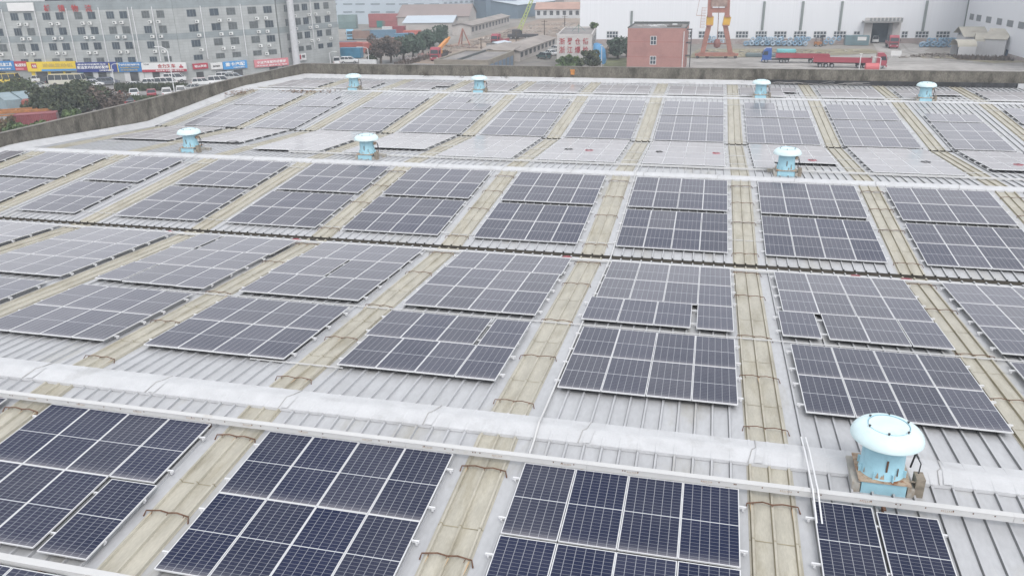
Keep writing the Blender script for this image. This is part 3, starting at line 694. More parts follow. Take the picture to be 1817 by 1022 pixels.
def text(parent, s, x, z, h, w, m_, y=-.12, name='lettering', bold=.02, sp=1.0):
    c = bpy.data.curves.new('lettering', 'FONT'); c.body = s; c.size = 1; c.extrude = .02; c.offset = bold; c.space_character = sp
    t = bpy.data.objects.new('lettering', c); COL.objects.link(t); dg = bpy.context.evaluated_depsgraph_get(); me = bpy.data.meshes.new_from_object(t.evaluated_get(dg))
    bpy.data.objects.remove(t); xs = [v.co.x for v in me.vertices]; ys = [v.co.y for v in me.vertices]
    x0_, x1_, y0_, y1_ = min(xs), max(xs), min(ys), max(ys)
    for v in me.vertices:
        a, b, cz = v.co; v.co = (x+(a-x0_)/(x1_-x0_)*w, y-cz, z+(b-y0_)/(y1_-y0_)*h)
    me.materials.clear(); me.materials.append(m_); o = bpy.data.objects.new(name, me); COL.objects.link(o); o.parent = parent; return o
# ------------------------------------------------------------------ grey tiled office building
def tile_mat(name, c1, c2, mortar, w=1.2, h=.6):
    M = bpy.data.materials.new(name); M.use_nodes = True; t = M.node_tree; N = t.nodes; L = t.links; b = N['Principled BSDF']; b.inputs['Roughness'].default_value = .6
    tc = N.new('ShaderNodeTexCoord'); sp = N.new('ShaderNodeSeparateXYZ'); cb = N.new('ShaderNodeCombineXYZ'); L.new(tc.outputs['Object'], sp.inputs[0]); L.new(sp.outputs[0], cb.inputs[0]); L.new(sp.outputs[2], cb.inputs[1])
    br = N.new('ShaderNodeTexBrick'); br.offset = 0; br.inputs['Color1'].default_value = (*c1, 1); br.inputs['Color2'].default_value = (*c2, 1); br.inputs['Mortar'].default_value = (*mortar, 1)
    br.inputs['Scale'].default_value = 1; br.inputs['Brick Width'].default_value = w; br.inputs['Row Height'].default_value = h; br.inputs['Mortar Size'].default_value = .02
    n = N.new('ShaderNodeTexNoise'); n.inputs['Scale'].default_value = .35; n.inputs['Detail'].default_value = 6; L.new(tc.outputs['Object'], n.inputs[0])
    mr = N.new('ShaderNodeMapRange'); mr.inputs['From Min'].default_value = .3; mr.inputs['From Max'].default_value = .7; mr.inputs['To Min'].default_value = .85; mr.inputs['To Max'].default_value = 1.12; L.new(n.outputs[0], mr.inputs[0])
    vm = N.new('ShaderNodeVectorMath'); vm.operation = 'SCALE'; L.new(cb.outputs[0], br.inputs[0]); L.new(br.outputs[0], vm.inputs[0]); L.new(mr.outputs[0], vm.inputs['Scale']); L.new(vm.outputs[0], b.inputs['Base Color']); return M
m_tileA = tile_mat('pale_grey_tile', (.40, .42, .42), (.37, .39, .39), (.29, .305, .305))
m_tileB = tile_mat('dark_grey_tile', (.27, .305, .32), (.25, .285, .30), (.21, .235, .24))
m_pipe = mat('white_pipe', (.66, .67, .69), .5); m_ac = mat('air_conditioner_white', (.68, .69, .68), .5); m_fan = mat('fan_dark', (.08, .09, .1), .6)
office = empty('office_building', (-143.8, 141.7, GZ)); tag(office, 'grey tiled four storey office building with shops along its ground floor', 'office building')
ZB = -GZ
def office_face(A, B, u0, u1, cols, ac_all, pipes, bands=True, depth=14, w=1.72):
    e, L_ = frame((A[0], A[1], GZ), (B[0], B[1], GZ), 'facade'); e.parent = office; e.location = Vector((A[0], A[1], GZ))-office.location
    mb = MB(); mb.box(u0, u1, 0, depth, 0, 17.6); mb.build('wall', m_tileA, e)
    mb = MB(); mb.box(u0-.02, u1+.02, -.045, .1, 15.6, 17.65); mb.build('cornice', m_tileB, e)
    mb = MB(); mb.box(u0, u1, -.03, .1, 8.95, 10.3); mb.build('band', m_tileB, e)
    for r_, (zt, zb_) in enumerate(((1.75, .15), (-1.45, -3.1), (-4.8, -6.4), (-8.1, -9.3))):
        for i, u in enumerate(cols):
            cur = random.random() < .4
            window(e, u, u+w, zb_+ZB, zt+ZB, -.0, nx=2 if i % 2 else 3, nz=1, frame_m=m_gframe, w=.06, pane_m=m_glass if not cur else mat('curtained_glass', (.10, .115, .12), .3, 0, .3, 2.5))
    for u in cols:
        mb = MB(); mb.box(u-.28, u+w+.28, -.028, .05, 0.03, 8.9); mb.build('pilaster', m_tileB, e) if 0 else None
    for k, (u, zz) in enumerate(ac_all):
        m2 = MB(); m2.box(u, u+.85, -.42, -.06, zz+ZB, zz+ZB+.62); a = m2.build('air_conditioner', m_ac, e)
        m3 = MB(); m3.prism([(u+.3+.2*math.cos(t*.785), zz+ZB+.31+.2*math.sin(t*.785)) for t in range(8)], .421, .43, M=Matrix(((1, 0, 0, 0), (0, 0, -1, 0), (0, 1, 0, 0), (0, 0, 0, 1)))); m3.build('fan_grille', m_fan, a)
    for u, z1 in pipes:
        m2 = MB(); m2.tube([(u, -.16, 4.3), (u, -.16, z1+ZB)], .11, 6); m2.build('downpipe', m_pipe, e)
    return e
cols1 = []
for k in range(-1, 4): cols1 += [-3.6+7.05*k, -.65+7.05*k]
cols1 += [25.4, 28.7]
ac1 = []
for i, u in enumerate(cols1):
    for zz in (-.95, -4.05, -7.3):
        ac1.append((u+1.25 if i % 2 == 0 else u-.15, zz))
A1, B1, C1, D1 = (-143.8, 141.7), (-112.7, 149.9), (-96.9, 166.8), (-91.0, 184.9)
f1 = office_face(A1, B1, -22, 32.4, cols1, ac1, [(u, 2.6) for u in (-5.2, 2.0, 9.0, 16.1, 22.6, 23.5, 27.9)])
cols2 = [3.1, 8.1, 11.9, 16.8, 20.5]
ac2 = [(u+d, zz) for u, d in ((3.1, 1.5), (8.1, 1.5), (11.9, -.1), (16.8, 1.5), (20.5, -.1)) for zz in (-1.2, -4.2, -7.4)]+[(19.6, -9.3)]
f2 = office_face(B1, C1, .3, 23.4, cols2, ac2, [(u, 2.4) for u in (6.2, 15.2)], w=2.05)
f3 = office_face((-96.6, 167.3), D1, .1, 20.5, [2.4, 5.6, 8.3, 12.6, 15.9], [(u+d, zz) for u, d in ((2.4, 1.6), (5.6, -.5), (8.3, 1.6), (12.6, -.4), (15.9, 1)) for zz in (-1.2, -4.2, -7.4)], [(4.6, 2.8), (11.2, 3)], w=1.9)
mb = MB(); mb.box(4.5, 21.9, .4, 12, 17.6, 18.3); mb.build('roof_curb', m_dark, f1)
mb = MB(); mb.box(4.0, 23.5, 2.5, 13, 17.62, 20.4); mb.box(24, 31, 2, 12, 17.62, 19.8); mb.build('penthouse', m_wframe, f1)
mb = MB(); mb.box(2.5, 22, 2, 12, 17.62, 19.6); mb.build('penthouse', m_wframe, f2)
x0, z0 = F(f1, 0, 0) if False else (0, 0)
def FF(e, px, py, y=0.0):
    """as F, for a facade parented to the office"""
    L0 = e.location+office.location; M = Matrix.Rotation(-e.rotation_euler.z, 3, 'Z'); o = M @ (Vector(CAM_LOC)-L0); d = M @ ray(px, py); k = (y-o.y)/d.y; q = o+k*d; return q.x, q.z
def rect(e, px0, px1, py0, py1, y=0.0, f=None):
    f = f or FF; a = f(e, (px0+px1)/2, py0, y); b = f(e, (px0+px1)/2, py1, y); l = f(e, px0, (py0+py1)/2, y); r_ = f(e, px1, (py0+py1)/2, y)
    return l[0], r_[0], b[1], a[1]
C_ = lambda n, c: mat(n, c, .5, 0, .04, 1)
s_blue, s_navy, s_red, s_yel, s_wht, s_pink, s_sky = C_('sign_blue', (.03, .20, .50)), C_('sign_navy', (.025, .05, .24)), C_('sign_red', (.42, .03, .06)), C_('sign_yellow', (.75, .55, .04)), C_('sign_white', (.72, .72, .72)), C_('sign_pink', (.62, .22, .25)), C_('sign_lightblue', (.06, .30, .65))
t_wht, t_red, t_gold, t_blk = C_('letter_white', (.85, .85, .85)), C_('letter_red', (.45, .04, .04)), C_('letter_gold', (.55, .40, .10)), C_('letter_black', (.05, .05, .05))
def board(e, px0, px1, py0, py1, m_, label, lines, split=None):
    """a shop sign board with its lettering: lines = (text, x fraction, z fraction, w fraction, h fraction, material)"""
    x0, x1, z0, z1 = rect(e, px0, px1, py0, py1, -.3)
    root = empty('shop_sign', e.matrix_basis_translated(x0, z0) if False else (0, 0, 0)); 
    L0 = e.location+office.location; Mz = Matrix.Rotation(e.rotation_euler.z, 3, 'Z'); root.location = L0+Mz @ Vector((x0, -.3, z0)); root.rotation_euler = e.rotation_euler
    tag(root, label, 'shop sign', 'shop signs along the office building'); W, H = x1-x0, z1-z0
    mb = MB(); mb.box(0, W, -.1, .27, 0, H); mb.build('board', m_, root)
    for f0, f1_, g0, g1, mm in (split or []):
        mb = MB(); mb.box(f0*W, f1_*W, -.115, -.102, g0*H, g1*H); mb.build('panel', mm, root)
    for s, fx, fz, fw, fh, mm in lines: text(root, s, fx*W, fz*H, fh*H, fw*W, mm, y=-.14)
    return root
board(f1, -14, 26, 109, 126, s_blue, 'blue shop sign with white characters at the left edge of the photo', [('机电五金工具', .1, .45, .8, .4, t_wht), ('五金 机电 工具 劳保', .25, .12, .6, .18, t_wht)])
board(f1, 26.4, 48, 109.5, 125.5, s_red, 'narrow red shop sign between the blue and the yellow sign', [('物流配货部', .06, .42, .88, .36, t_wht)], [(.04, .7, .04, .26, s_pink)])
board(f1, 48.3, 135, 110, 127, s_yel, 'wide yellow shop sign with gold characters and a blue lower edge', [('潍柴发动机', .32, .42, .62, .4, t_gold), ('专卖', .11, .42, .08, .3, t_wht)], [(.28, .995, .02, .22, s_lb if False else s_sky), (.09, .2, .33, .85, s_red)])
board(f1, 135.3, 208, 111, 128.5, s_navy, 'navy shop sign with two rows of white characters', [('柴油发动机配件总汇', .05, .72, .7, .16, t_wht), ('柴油发动机维修配件', .02, .34, .78, .32, t_wht), ('各种发动机配件', .55, .08, .36, .17, t_wht)], [(.80, .83, .1, .9, s_yel)])
board(f1, 208.4, 251, 111.5, 128, s_blue, 'bright blue shop sign right of the navy one, with orange small print', [('宁波汽车维修有限公司', .08, .66, .86, .22, t_wht), ('专业维修各种汽车', .12, .38, .8, .18, t_gold), ('欢迎来电咨询', .12, .12, .7, .16, t_gold)], [(.0, .035, .0, 1, s_yel)])
board(f1, 251.5, 331, 112, 128, s_wht, 'white shop sign with red characters and a small forklift picture', [('合力叉车', .36, .42, .40, .45, t_red), ('合力叉车 宁波销售服务中心', .30, .06, .64, .18, t_wht), ('TCM', .05, .8, .12, .14, t_blk)], [(.0, 1, .0, .28, s_red), (.84, .93, .4, .6, s_red), (.87, .9, .6, .78, s_red)])
board(f2, 342, 369, 113, 123, s_red, 'small dark red shop sign above the entrance near the corner', [('物流货运', .1, .3, .8, .45, t_wht)])
board(f2, 374, 395, 112, 123.5, s_wht, 'white shop sign with small grey characters left of the blue sign', [('重汽配件', .18, .35, .6, .3, t_blk)])
board(f2, 395.5, 438.5, 109, 122.5, s_sky, 'blue shop sign with large white characters, right of a white one', [('重卡汽配', .1, .38, .8, .5, t_wht), ('汽车配件批发零售', .4, .08, .5, .18, t_wht)])
board(f2, 451, 512, 105, 118.5, s_pink, 'long pink shop sign with white characters beside the tall white mast', [('宁波汽车配件经营部', .08, .45, .84, .36, t_wht), ('汽车维修 配件批发 电话', .05, .12, .9, .16, t_wht)])
board(f3, 527, 543, 96, 108, s_wht, 'white and red shop sign just right of the tall white mast', [('汽配', .5, .35, .36, .45, t_blk)], [(.0, .42, .2, .9, s_red)])
# roof letters
for ch, px in zip('雄镇物流', (78, 103, 127, 151)):
    x0, x1, z0, z1 = rect(f1, px, px+12, 9, 21.5, -.1); root = empty('rooftop_character', (0, 0, 0)); L0 = f1.location+office.location; Mz = Matrix.Rotation(f1.rotation_euler.z, 3, 'Z')
    root.location = L0+Mz @ Vector((x0, -.15, z0)); root.rotation_euler = f1.rotation_euler
    tag(root, f'dark red rooftop character {ch} on the grey office building', 'sign character', 'rooftop characters on the office building')
    text(root, ch, 0, 0, z1-z0, x1-x0, t_red, y=-.1, bold=.012)
x0, x1, z0, z1 = rect(f1, 13, 60, 5.5, 20.5, -.3); mb = MB(); mb.box(0, x1-x0, 0, .2, 0, z1-z0); o = mb.build('blank_billboard', s_wht); L0 = f1.location+office.location
o.location = L0+Matrix.Rotation(f1.rotation_euler.z, 3, 'Z') @ Vector((x0, -.35, z0)); o.rotation_euler = f1.rotation_euler; tag(o, 'blank white billboard on the roof edge of the grey office building', 'billboard')
# shop fronts
def shopfront(e, px0, px1, py0, py1, m_, name='shop_opening'):
    x0, x1, z0, z1 = rect(e, px0, px1, py0, py1, 0); mb = MB(); mb.box(x0, x1, -.06, -.031, max(.02, z0), z1); mb.build(name, m_, e)
m_shop = mat('shop_interior', (.06, .065, .07), .6, 0, .5, .8); m_yelp = C_('yellow_pillar', (.62, .46, .03)); m_whp = C_('white_pillar', (.6, .61, .62)); m_teal = C_('teal_pillar', (.16, .50, .46)); m_shut = mat('roller_shutter', (.36, .38, .38), .5, 0, .08, 2)
for a in ((0, 12), (66, 86), (92, 114), (118, 128), (150, 166), (176, 190), (232, 246), (272, 284), (296, 310)): shopfront(f1, a[0], a[1], 128, 146, m_shop)
for a in ((20, 30), (32, 44)): shopfront(f1, a[0], a[1], 127, 140, m_shut, 'shutter')
for a in ((57.5, 64), (87, 92), (114, 118)): shopfront(f1, a[0], a[1], 127, 146, m_yelp, 'pillar')
for a in ((144, 150),): shopfront(f1, a[0], a[1], 129, 148, m_teal, 'pillar')
for a in ((167, 175), (197, 202), (222, 232), (248, 256), (258, 271), (285, 294)): shopfront(f1, a[0], a[1], 128.5, 147, m_whp, 'pillar')
for a in ((349, 362, 128, 144), (384, 403, 126, 137), (415, 431, 124, 138), (478, 493, 118, 128)): shopfront(f2, *a, m_shop)
shopfront(f2, 452, 472, 119, 130, m_shut, 'shutter')
# ------------------------------------------------------------------ tall white mast and street lamps
def lamp(px, py_base, py_top, label, name='street_lamp', r_=.11, arm=1, L_=2.2, z=GZ):
    P = G(px, py_base); H = 9.0 if py_top is None else hgt(px, py_top, P)-GZ; o = empty(name, tuple(P)); tag(o, label, 'street lamp', 'white street lamps')
    mb = MB(); mb.tube([(0, 0, 0), (0, 0, H*.9)]+([(arm*L_*.15, 0, H*.96), (arm*L_*.5, 0, H*.995), (arm*L_, 0, H)] if arm else [(0, 0, H)]), [r_, r_*.8]+([r_*.6]*3 if arm else [r_*.5]), 8); mb.build('pole', m_pipe, o, smooth=True)
    mb = MB(); mb.box(arm*L_-.4 if arm else -.3, arm*L_+.4 if arm else .3, -.16, .16, H-.06, H+.06); mb.build('lamp_head', m_ac, o, bevel=.03)
    mb = MB(); mb.box(-.2, .2, -.2, .2, 0, .35); mb.build('foot', m_gframe, o); return o
lamp(311, 172, 83, 'curved white street lamp before the white forklift shop sign', arm=-1, L_=2.4)
lamp(205, 156, 113, 'curved white street lamp behind the dark trees on the left', arm=1, L_=1.6)
lamp(587, 118, 92, 'short curved white lamp just right of the office building', arm=1, L_=1.6)
lamp(655, 118, 84, 'white street lamp with curved arm before the red container', arm=-1, L_=2.6)
lamp(1043, 120, 92, 'white lamp post before the white building, left of a pair', arm=1, L_=1.0)
lamp(1067, 121, 82, 'taller white lamp post right of the white building', arm=0)
lamp(1524, 127, 96, 'straight thin white lamp post before the red truck trailer', arm=0)
lamp(1560, 127, 102, 'bent white lamp post in front of the red truck cab', arm=-1, L_=1.0)
P = G(528, 126); o = empty('white_mast', tuple(P)); tag(o, 'very tall thick white mast beside the grey office building', 'mast')
mb = MB(); mb.tube([(0, 0, 0), (0, 0, 20), (0, 0, 34)], [.92, .74, .62], 20); mb.build('pole', m_white, o, smooth=True)
mb = MB(); mb.bar((-1.45, 0, 3), (-1.15, 0, 34), .07); mb.bar((-1.1, 0, 3), (-.85, 0, 34), .07)
for i in range(60): mb.bar((-1.43+i*.005, 0, 3+i*.5), (-1.1+i*.004, 0, 3+i*.5), .04)
for i in range(12): mb.bar((-1.45+i*.02, 0, 4+i*2.5), (-.7+i*.01, 0, 4+i*2.5), .06)
mb.build('ladder', m_gframe, o)
# ------------------------------------------------------------------ vehicles
m_tyre = mat('tyre', (.025, .025, .028), .85); m_rim = mat('rim', (.35, .36, .37), .4, .4); m_cglass = mat('car_glass', (.03, .04, .05), .08); m_light = mat('tail_light', (.35, .02, .02), .3); m_hl = mat('head_light', (.6, .62, .62), .2)
def paint(n, c): return mat('paint_'+n, c, .3, 0, .02, 1, coat=.5)
PAINT = {'white': paint('white', (.72, .73, .74)), 'red': paint('red', (.34, .05, .075)), 'black': paint('black', (.04, .045, .05)), 'grey': paint('grey', (.12, .135, .16)), 'cream': paint('cream', (.60, .58, .50)), 'yellow': paint('yellow', (.70, .52, .06)), 'green': paint('green', (.05, .10, .10)), 'silver': paint('silver', (.45, .47, .48)), 'blue': paint('blue', (.03, .10, .35))}
def wheel(parent, x, y, r_=.33, w=.22):
    mb = MB(); M = Matrix.Translation((x, y, r_)) @ Matrix.Rotation(math.pi/2, 4, 'X'); n = 14
    mb.prism([(r_*math.cos(2*math.pi*k/n), r_*math.sin(2*math.pi*k/n)) for k in range(n)], -w/2, w/2, M=M); a = mb.build('wheel', m_tyre, parent)
    mb = MB(); mb.prism([(r_*.58*math.cos(2*math.pi*k/10), r_*.58*math.sin(2*math.pi*k/10)) for k in range(10)], -w/2-.01, w/2+.01, M=M); mb.build('rim', m_rim, a)
SH = {'sedan': (4.6, .9, [(-2.3, .35), (2.3, .35), (2.28, .68), (1.35, .9), (-1.75, .95), (-2.28, .85)], [(-1.75, .93), (1.35, .88), (.55, 1.42), (-.95, 1.44)]),
      'suv': (4.7, .94, [(-2.35, .4), (2.35, .4), (2.3, .85), (1.3, 1.05), (-2.25, 1.08)], [(-2.22, 1.06), (1.3, 1.03), (.55, 1.66), (-1.95, 1.68)]),
      'van': (4.8, .9, [(-2.4, .4), (2.4, .4), (2.38, .85), (1.9, 1.1), (-2.38, 1.12)], [(-2.36, 1.1), (1.9, 1.08), (1.1, 1.88), (-2.28, 1.9)]),
      'bus': (7.6, 1.05, [(-3.8, .45), (3.8, .45), (3.8, 1.4), (-3.8, 1.4)], [(-3.78, 1.4), (3.75, 1.4), (3.45, 2.5), (-3.7, 2.55)])}
m_pill = None
def car(loc, ang, kind, color, label, cat='car', group='cars parked by the office building'):
    L_, hw, low, gh = SH[kind]; o = empty({'bus': 'minibus', 'van': 'parked_van', 'suv': 'parked_car', 'sedan': 'parked_car'}[kind], tuple(loc), (0, 0, ang)); tag(o, label, cat, group); p = PAINT[color]
    def loft(pts, w0, w1, zb, zt, name, m_, par):
        mb = MB(); n = len(pts); f = lambda z: w0+(w1-w0)*max(0, min(1, (z-zb)/(zt-zb)))
        mb.v = [(x, -f(z), z) for x, z in pts]+[(x, f(z), z) for x, z in pts]
        mb.f = [tuple(range(n)), tuple(reversed(range(n, 2*n)))]+[(i, n+i, n+(i+1) % n, (i+1) % n) for i in range(n)]; mb.m = [0]*len(mb.f)
        return mb.build(name, m_, par, bevel=.05 if name == 'body' else 0)
    b = loft(low, hw, hw*.97, .4, 1.0, 'body', p, o); zt = gh[2][1]
    loft(gh, hw*.93, hw*.76, gh[0][1], zt, 'windows', m_cglass, o)
    mb = MB(); mb.box(gh[3][0]+.05, gh[2][0]-.05, -hw*.78, hw*.78, zt-.012, zt+.05); mb.build('roof', p, o, bevel=.02)
    mb = MB(); f0, f1_, f2_, f3 = gh
    for s in (-1, 1):
        for t in ([0, .33, .64, 1] if kind != 'bus' else [0, .2, .4, .6, .8, 1]):
            xb = f0[0]+(f1_[0]-f0[0])*t; xt = f3[0]+(f2_[0]-f3[0])*t; mb.bar((xb, s*hw*.94, f0[1]), (xt, s*hw*.775, zt), .07)
    mb.build('pillars', p, o)
    wx = L_*.31; r_ = .33 if kind != 'bus' else .42
    for sx in (-wx, wx):
        for sy in (-hw+.1, hw-.1): wheel(o, sx, sy, r_)
    for s in (-1, 1):
        mb = MB(); mb.box(L_/2-.06, L_/2+.012, s*hw*.75-.14, s*hw*.75+.14, .62, .76); mb.build('headlight', m_hl, o)
        mb = MB(); mb.box(-L_/2-.012, -L_/2+.08, s*hw*.78-.12, s*hw*.78+.12, .72, .88); mb.build('tail_light', m_light, o)
    return o
aF1 = math.atan2(B1[1]-A1[1], B1[0]-A1[0]); aF2 = math.atan2(C1[1]-B1[1], C1[0]-B1[0])
def away(P): return math.atan2(P.y-CAM_LOC[1], P.x-CAM_LOC[0])
CARS = [((6, 152), aF1, 'bus', 'yellow', 'yellow bus cut by the left edge of the photo'), ((33, 149), aF1+.3, 'sedan', 'white', 'white car behind the trees near the yellow bus'),
 ((76, 147), aF1+.5, 'suv', 'white', 'white car before the yellow pillars'), ((93, 150), aF1+1.2, 'suv', 'black', 'dark car just left of the cream minibus'), ((122, 153), aF1, 'bus', 'cream', 'cream minibus parked before the shops'),
 ((160, 149), aF1+.2, 'sedan', 'green', 'dark green car right of the cream minibus'), ((168, 153.5), aF1+.15, 'sedan', 'white', 'white sedan in front of the dark green car'), ((193, 152), aF1+.1, 'suv', 'grey', 'dark grey estate car before the bright blue sign'),
 ((68, 158), aF1+.1, 'sedan', 'silver', 'silver car half hidden by the trees'), ((92, 168), away(G(92, 168)), 'sedan', 'white', 'white car seen from behind between the two dark tree groups'),
 ((240, 158), aF1, 'sedan', 'white', 'white sedan side on, left of the white vans'), ((274, 154), aF1+.1, 'suv', 'white', 'white people carrier side on before the forklift shop'), ((297, 154), aF1+.2, 'van', 'white', 'white van behind the curved street lamp'),
 ((312, 146), aF1+.2, 'van', 'white', 'white van closest to the forklift shop wall'), ((239, 171), away(G(239, 171)), 'sedan', 'white', 'white sedan seen from behind, left of the red car'), ((270, 172), away(G(270, 172)), 'sedan', 'red', 'dark red sedan seen from behind'),
 ((297, 171.5), away(G(297, 171.5)), 'suv', 'white', 'white estate seen from behind, right of the red car'), ((322, 168), away(G(322, 168)), 'suv', 'white', 'white car seen from behind, nearest to the parapet'),
 ((346, 162), aF1+.3, 'sedan', 'silver', 'silver car half hidden by the parapet'), ((361, 153), aF1+.35, 'suv', 'white', 'white estate car side on before the small red sign'), ((391, 151), aF2-.3, 'van', 'white', 'white minivan before the white sign'),
 ((405, 144), aF2-.5, 'van', 'white', 'white van beside the blue sign entrance'), ((417, 144), aF2-.3, 'suv', 'silver', 'silver car before the blue sign entrance'), ((226, 186), away(G(226, 186))+.3, 'sedan', 'black', 'black car right of the dark trees'),
 ((598, 115), away(G(598, 115)), 'van', 'white', 'small white van seen from behind, past the office building'), ((620, 113), aF1+.1, 'suv', 'white', 'white car side on below the blue container'),
 ((965, 105), away(G(965, 105))+.6, 'suv', 'green', 'dark car parked by the long grey shed'), ((976, 99), away(G(976, 99))+.7, 'sedan', 'white', 'white car parked behind the dark one by the shed'), ((986, 92), away(G(986, 92))+.7, 'suv', 'white', 'white car partly hidden by the white building')]
for (px, py), a, kind, colr, lab in CARS:
    car(G(px, py)+Vector((0, 0, .04)), a, kind, colr, lab, {'bus': 'bus', 'van': 'van'}.get(kind, 'car'), 'cars parked by the office building' if px < 500 else 'cars parked beyond the far parapet')
# trucks
m_deck = mat('truck_chassis', (.06, .06, .065), .7)
def truck(loc, ang, color, label, trailer=None, sides=.75, L_=12.5, bed='red', crane=False):
    p = PAINT[color] if isinstance(color, str) else color; o = empty('lorry', tuple(loc), (0, 0, ang)); tag(o, label, 'lorry')
    pr = [(0, .7), (2.2, .7), (2.25, 1.9), (1.95, 3.0), (1.4, 3.55), (.1, 3.5)]; mb = MB(); n = len(pr); mb.v = [(x, -1.22, z) for x, z in pr]+[(x, 1.22, z) for x, z in pr]; mb.f = [tuple(range(n)), tuple(reversed(range(n, 2*n)))]+[(i, n+i, n+(i+1) % n, (i+1) % n) for i in range(n)]; mb.m = [0]*len(mb.f)
    cab = mb.build('cab', p, o, bevel=.08)
    mb = MB(); mb.face([(2.262, -1.05, 1.95), (2.262, 1.05, 1.95), (2.0, 1.0, 2.9), (2.0, -1.0, 2.9)]); mb.build('windscreen', m_cglass, cab)
    for s in (-1, 1):
        mb = MB(); mb.face([(.9, s*1.235, 1.9), (2.1, s*1.235, 1.9), (1.85, s*1.235, 2.75), (.9, s*1.235, 2.75)]); mb.build('side_window', m_cglass, cab)
        mb = MB(); mb.box(2.2, 2.29, s*.85-.18, s*.85+.18, .85, 1.05); mb.build('headlight', m_hl, cab)
        mb = MB(); mb.bar((2.2, s*1.25, 2.6), (2.3, s*1.5, 2.3), .06); mb.box(2.25, 2.33, s*1.5-.1, s*1.5+.1, 2.0, 2.5); mb.build('mirror', m_dark, cab)
    mb = MB(); mb.box(2.24, 2.30, -1.0, 1.0, 1.15, 1.6); mb.build('grille', m_deck, cab); mb = MB(); mb.box(2.1, 2.38, -1.2, 1.2, .45, .8); mb.build('bumper', p, cab)
    mb = MB(); mb.box(-5.6 if not trailer else -4.2, 1.8, -.45, .45, .62, .95); mb.build('chassis', m_deck, o)
    for x in ((1.2, -2.3, -3.6) if trailer else (1.2, -3.5, -4.8)):
        for s in (-1, 1): wheel(o, x, s*.98, .5, .34)
    if trailer:
        t = MB(); x1 = -.6-.3; x0 = x1-L_; t.box(x0, x1, -1.24, 1.24, 1.25, 1.42); tr = t.build('trailer_bed', PAINT[bed], o)
        t = MB(); t.box(x0, x1, -1.25, -1.19, 1.421, 1.42+sides); t.box(x0, x1, 1.19, 1.25, 1.421, 1.42+sides); t.box(x0, x0+.06, -1.19, 1.19, 1.421, 1.42+sides); t.box(x1-.06, x1, -1.19, 1.19, 1.421, 1.42+sides*1.6)
        for i in range(int(L_/1.1)): t.box(x0+i*1.1, x0+i*1.1+.08, -1.30, -1.252, 1.25, 1.42+sides); t.box(x0+i*1.1, x0+i*1.1+.08, 1.252, 1.30, 1.25, 1.42+sides)
        t.build('side_boards', PAINT[bed], tr)
        t = MB(); t.box(x0+.3, x1-.3, -.5, .5, 1.0, 1.24); t.build('trailer_frame', m_deck, tr)
        for x in (x0+1.6, x0+2.9, x0+4.2):
            for s in (-1, 1): wheel(o, x, s*.98, .5, .34)
    else:
        t = MB(); t.box(-5.6, -.15, -1.2, 1.2, .96, 1.15); t.box(-5.6, -.15, -1.2, -1.14, 1.151, 1.75); t.box(-5.6, -.15, 1.14, 1.2, 1.151, 1.75); t.build('load_bed', p if not crane else m_deck, o)
    if crane:
        mc = mat('crane_orange', (.62, .26, .06), .5, 0, .1, 2); t = MB(); t.prism([(-1.6, -1), (-.4, -1), (-.4, 1), (-1.6, 1)], 1.16, 2.6); t.build('crane_base', mc, o)
        t = MB(); t.bar((-.9, 0, 2.7), (-7.5, .4, 4.6), .8, .8); t.bar((-7.5, .4, 4.6), (-9.2, .5, 5.1), .45, .5); t.build('boom', mc, o)
    return o
P = G(1552, 121.5); Q = G(1436, 119.5); truck(P, math.atan2(P.y-Q.y, P.x-Q.x), 'red', 'red lorry with a long empty red trailer, cab on the right', True, L_=12.6)
P = G(1368, 111.5); Q = G(1480, 113); truck(P, math.atan2(P.y-Q.y, P.x-Q.x), 'blue', 'blue cab lorry with a red trailer, facing left behind the other', True, L_=12.4, sides=.7)
P = G(1583, 86); truck(P, away(P)+math.pi+.15, 'red', 'red lorry facing the camera before the big hall door')
P = G(883, 81); truck(P, away(P)+math.pi-.5, 'red', 'small red lorry driving on the brown yard')
P = G(776, 108); truck(P, away(P)+math.pi-.35, 'red', 'red lorry with an orange crane boom by the hedge', crane=True)
P = G(622, 71); truck(P, away(P)+math.pi, C_('paint_lightblue', (.20, .42, .58)), 'pale blue lorry cab among the stacked containers')
P = G(1553, 76.3); car(P, away(P)+math.pi, 'van', 'white', 'white van standing in the big hall doorway', 'van', 'cars parked beyond the far parapet')
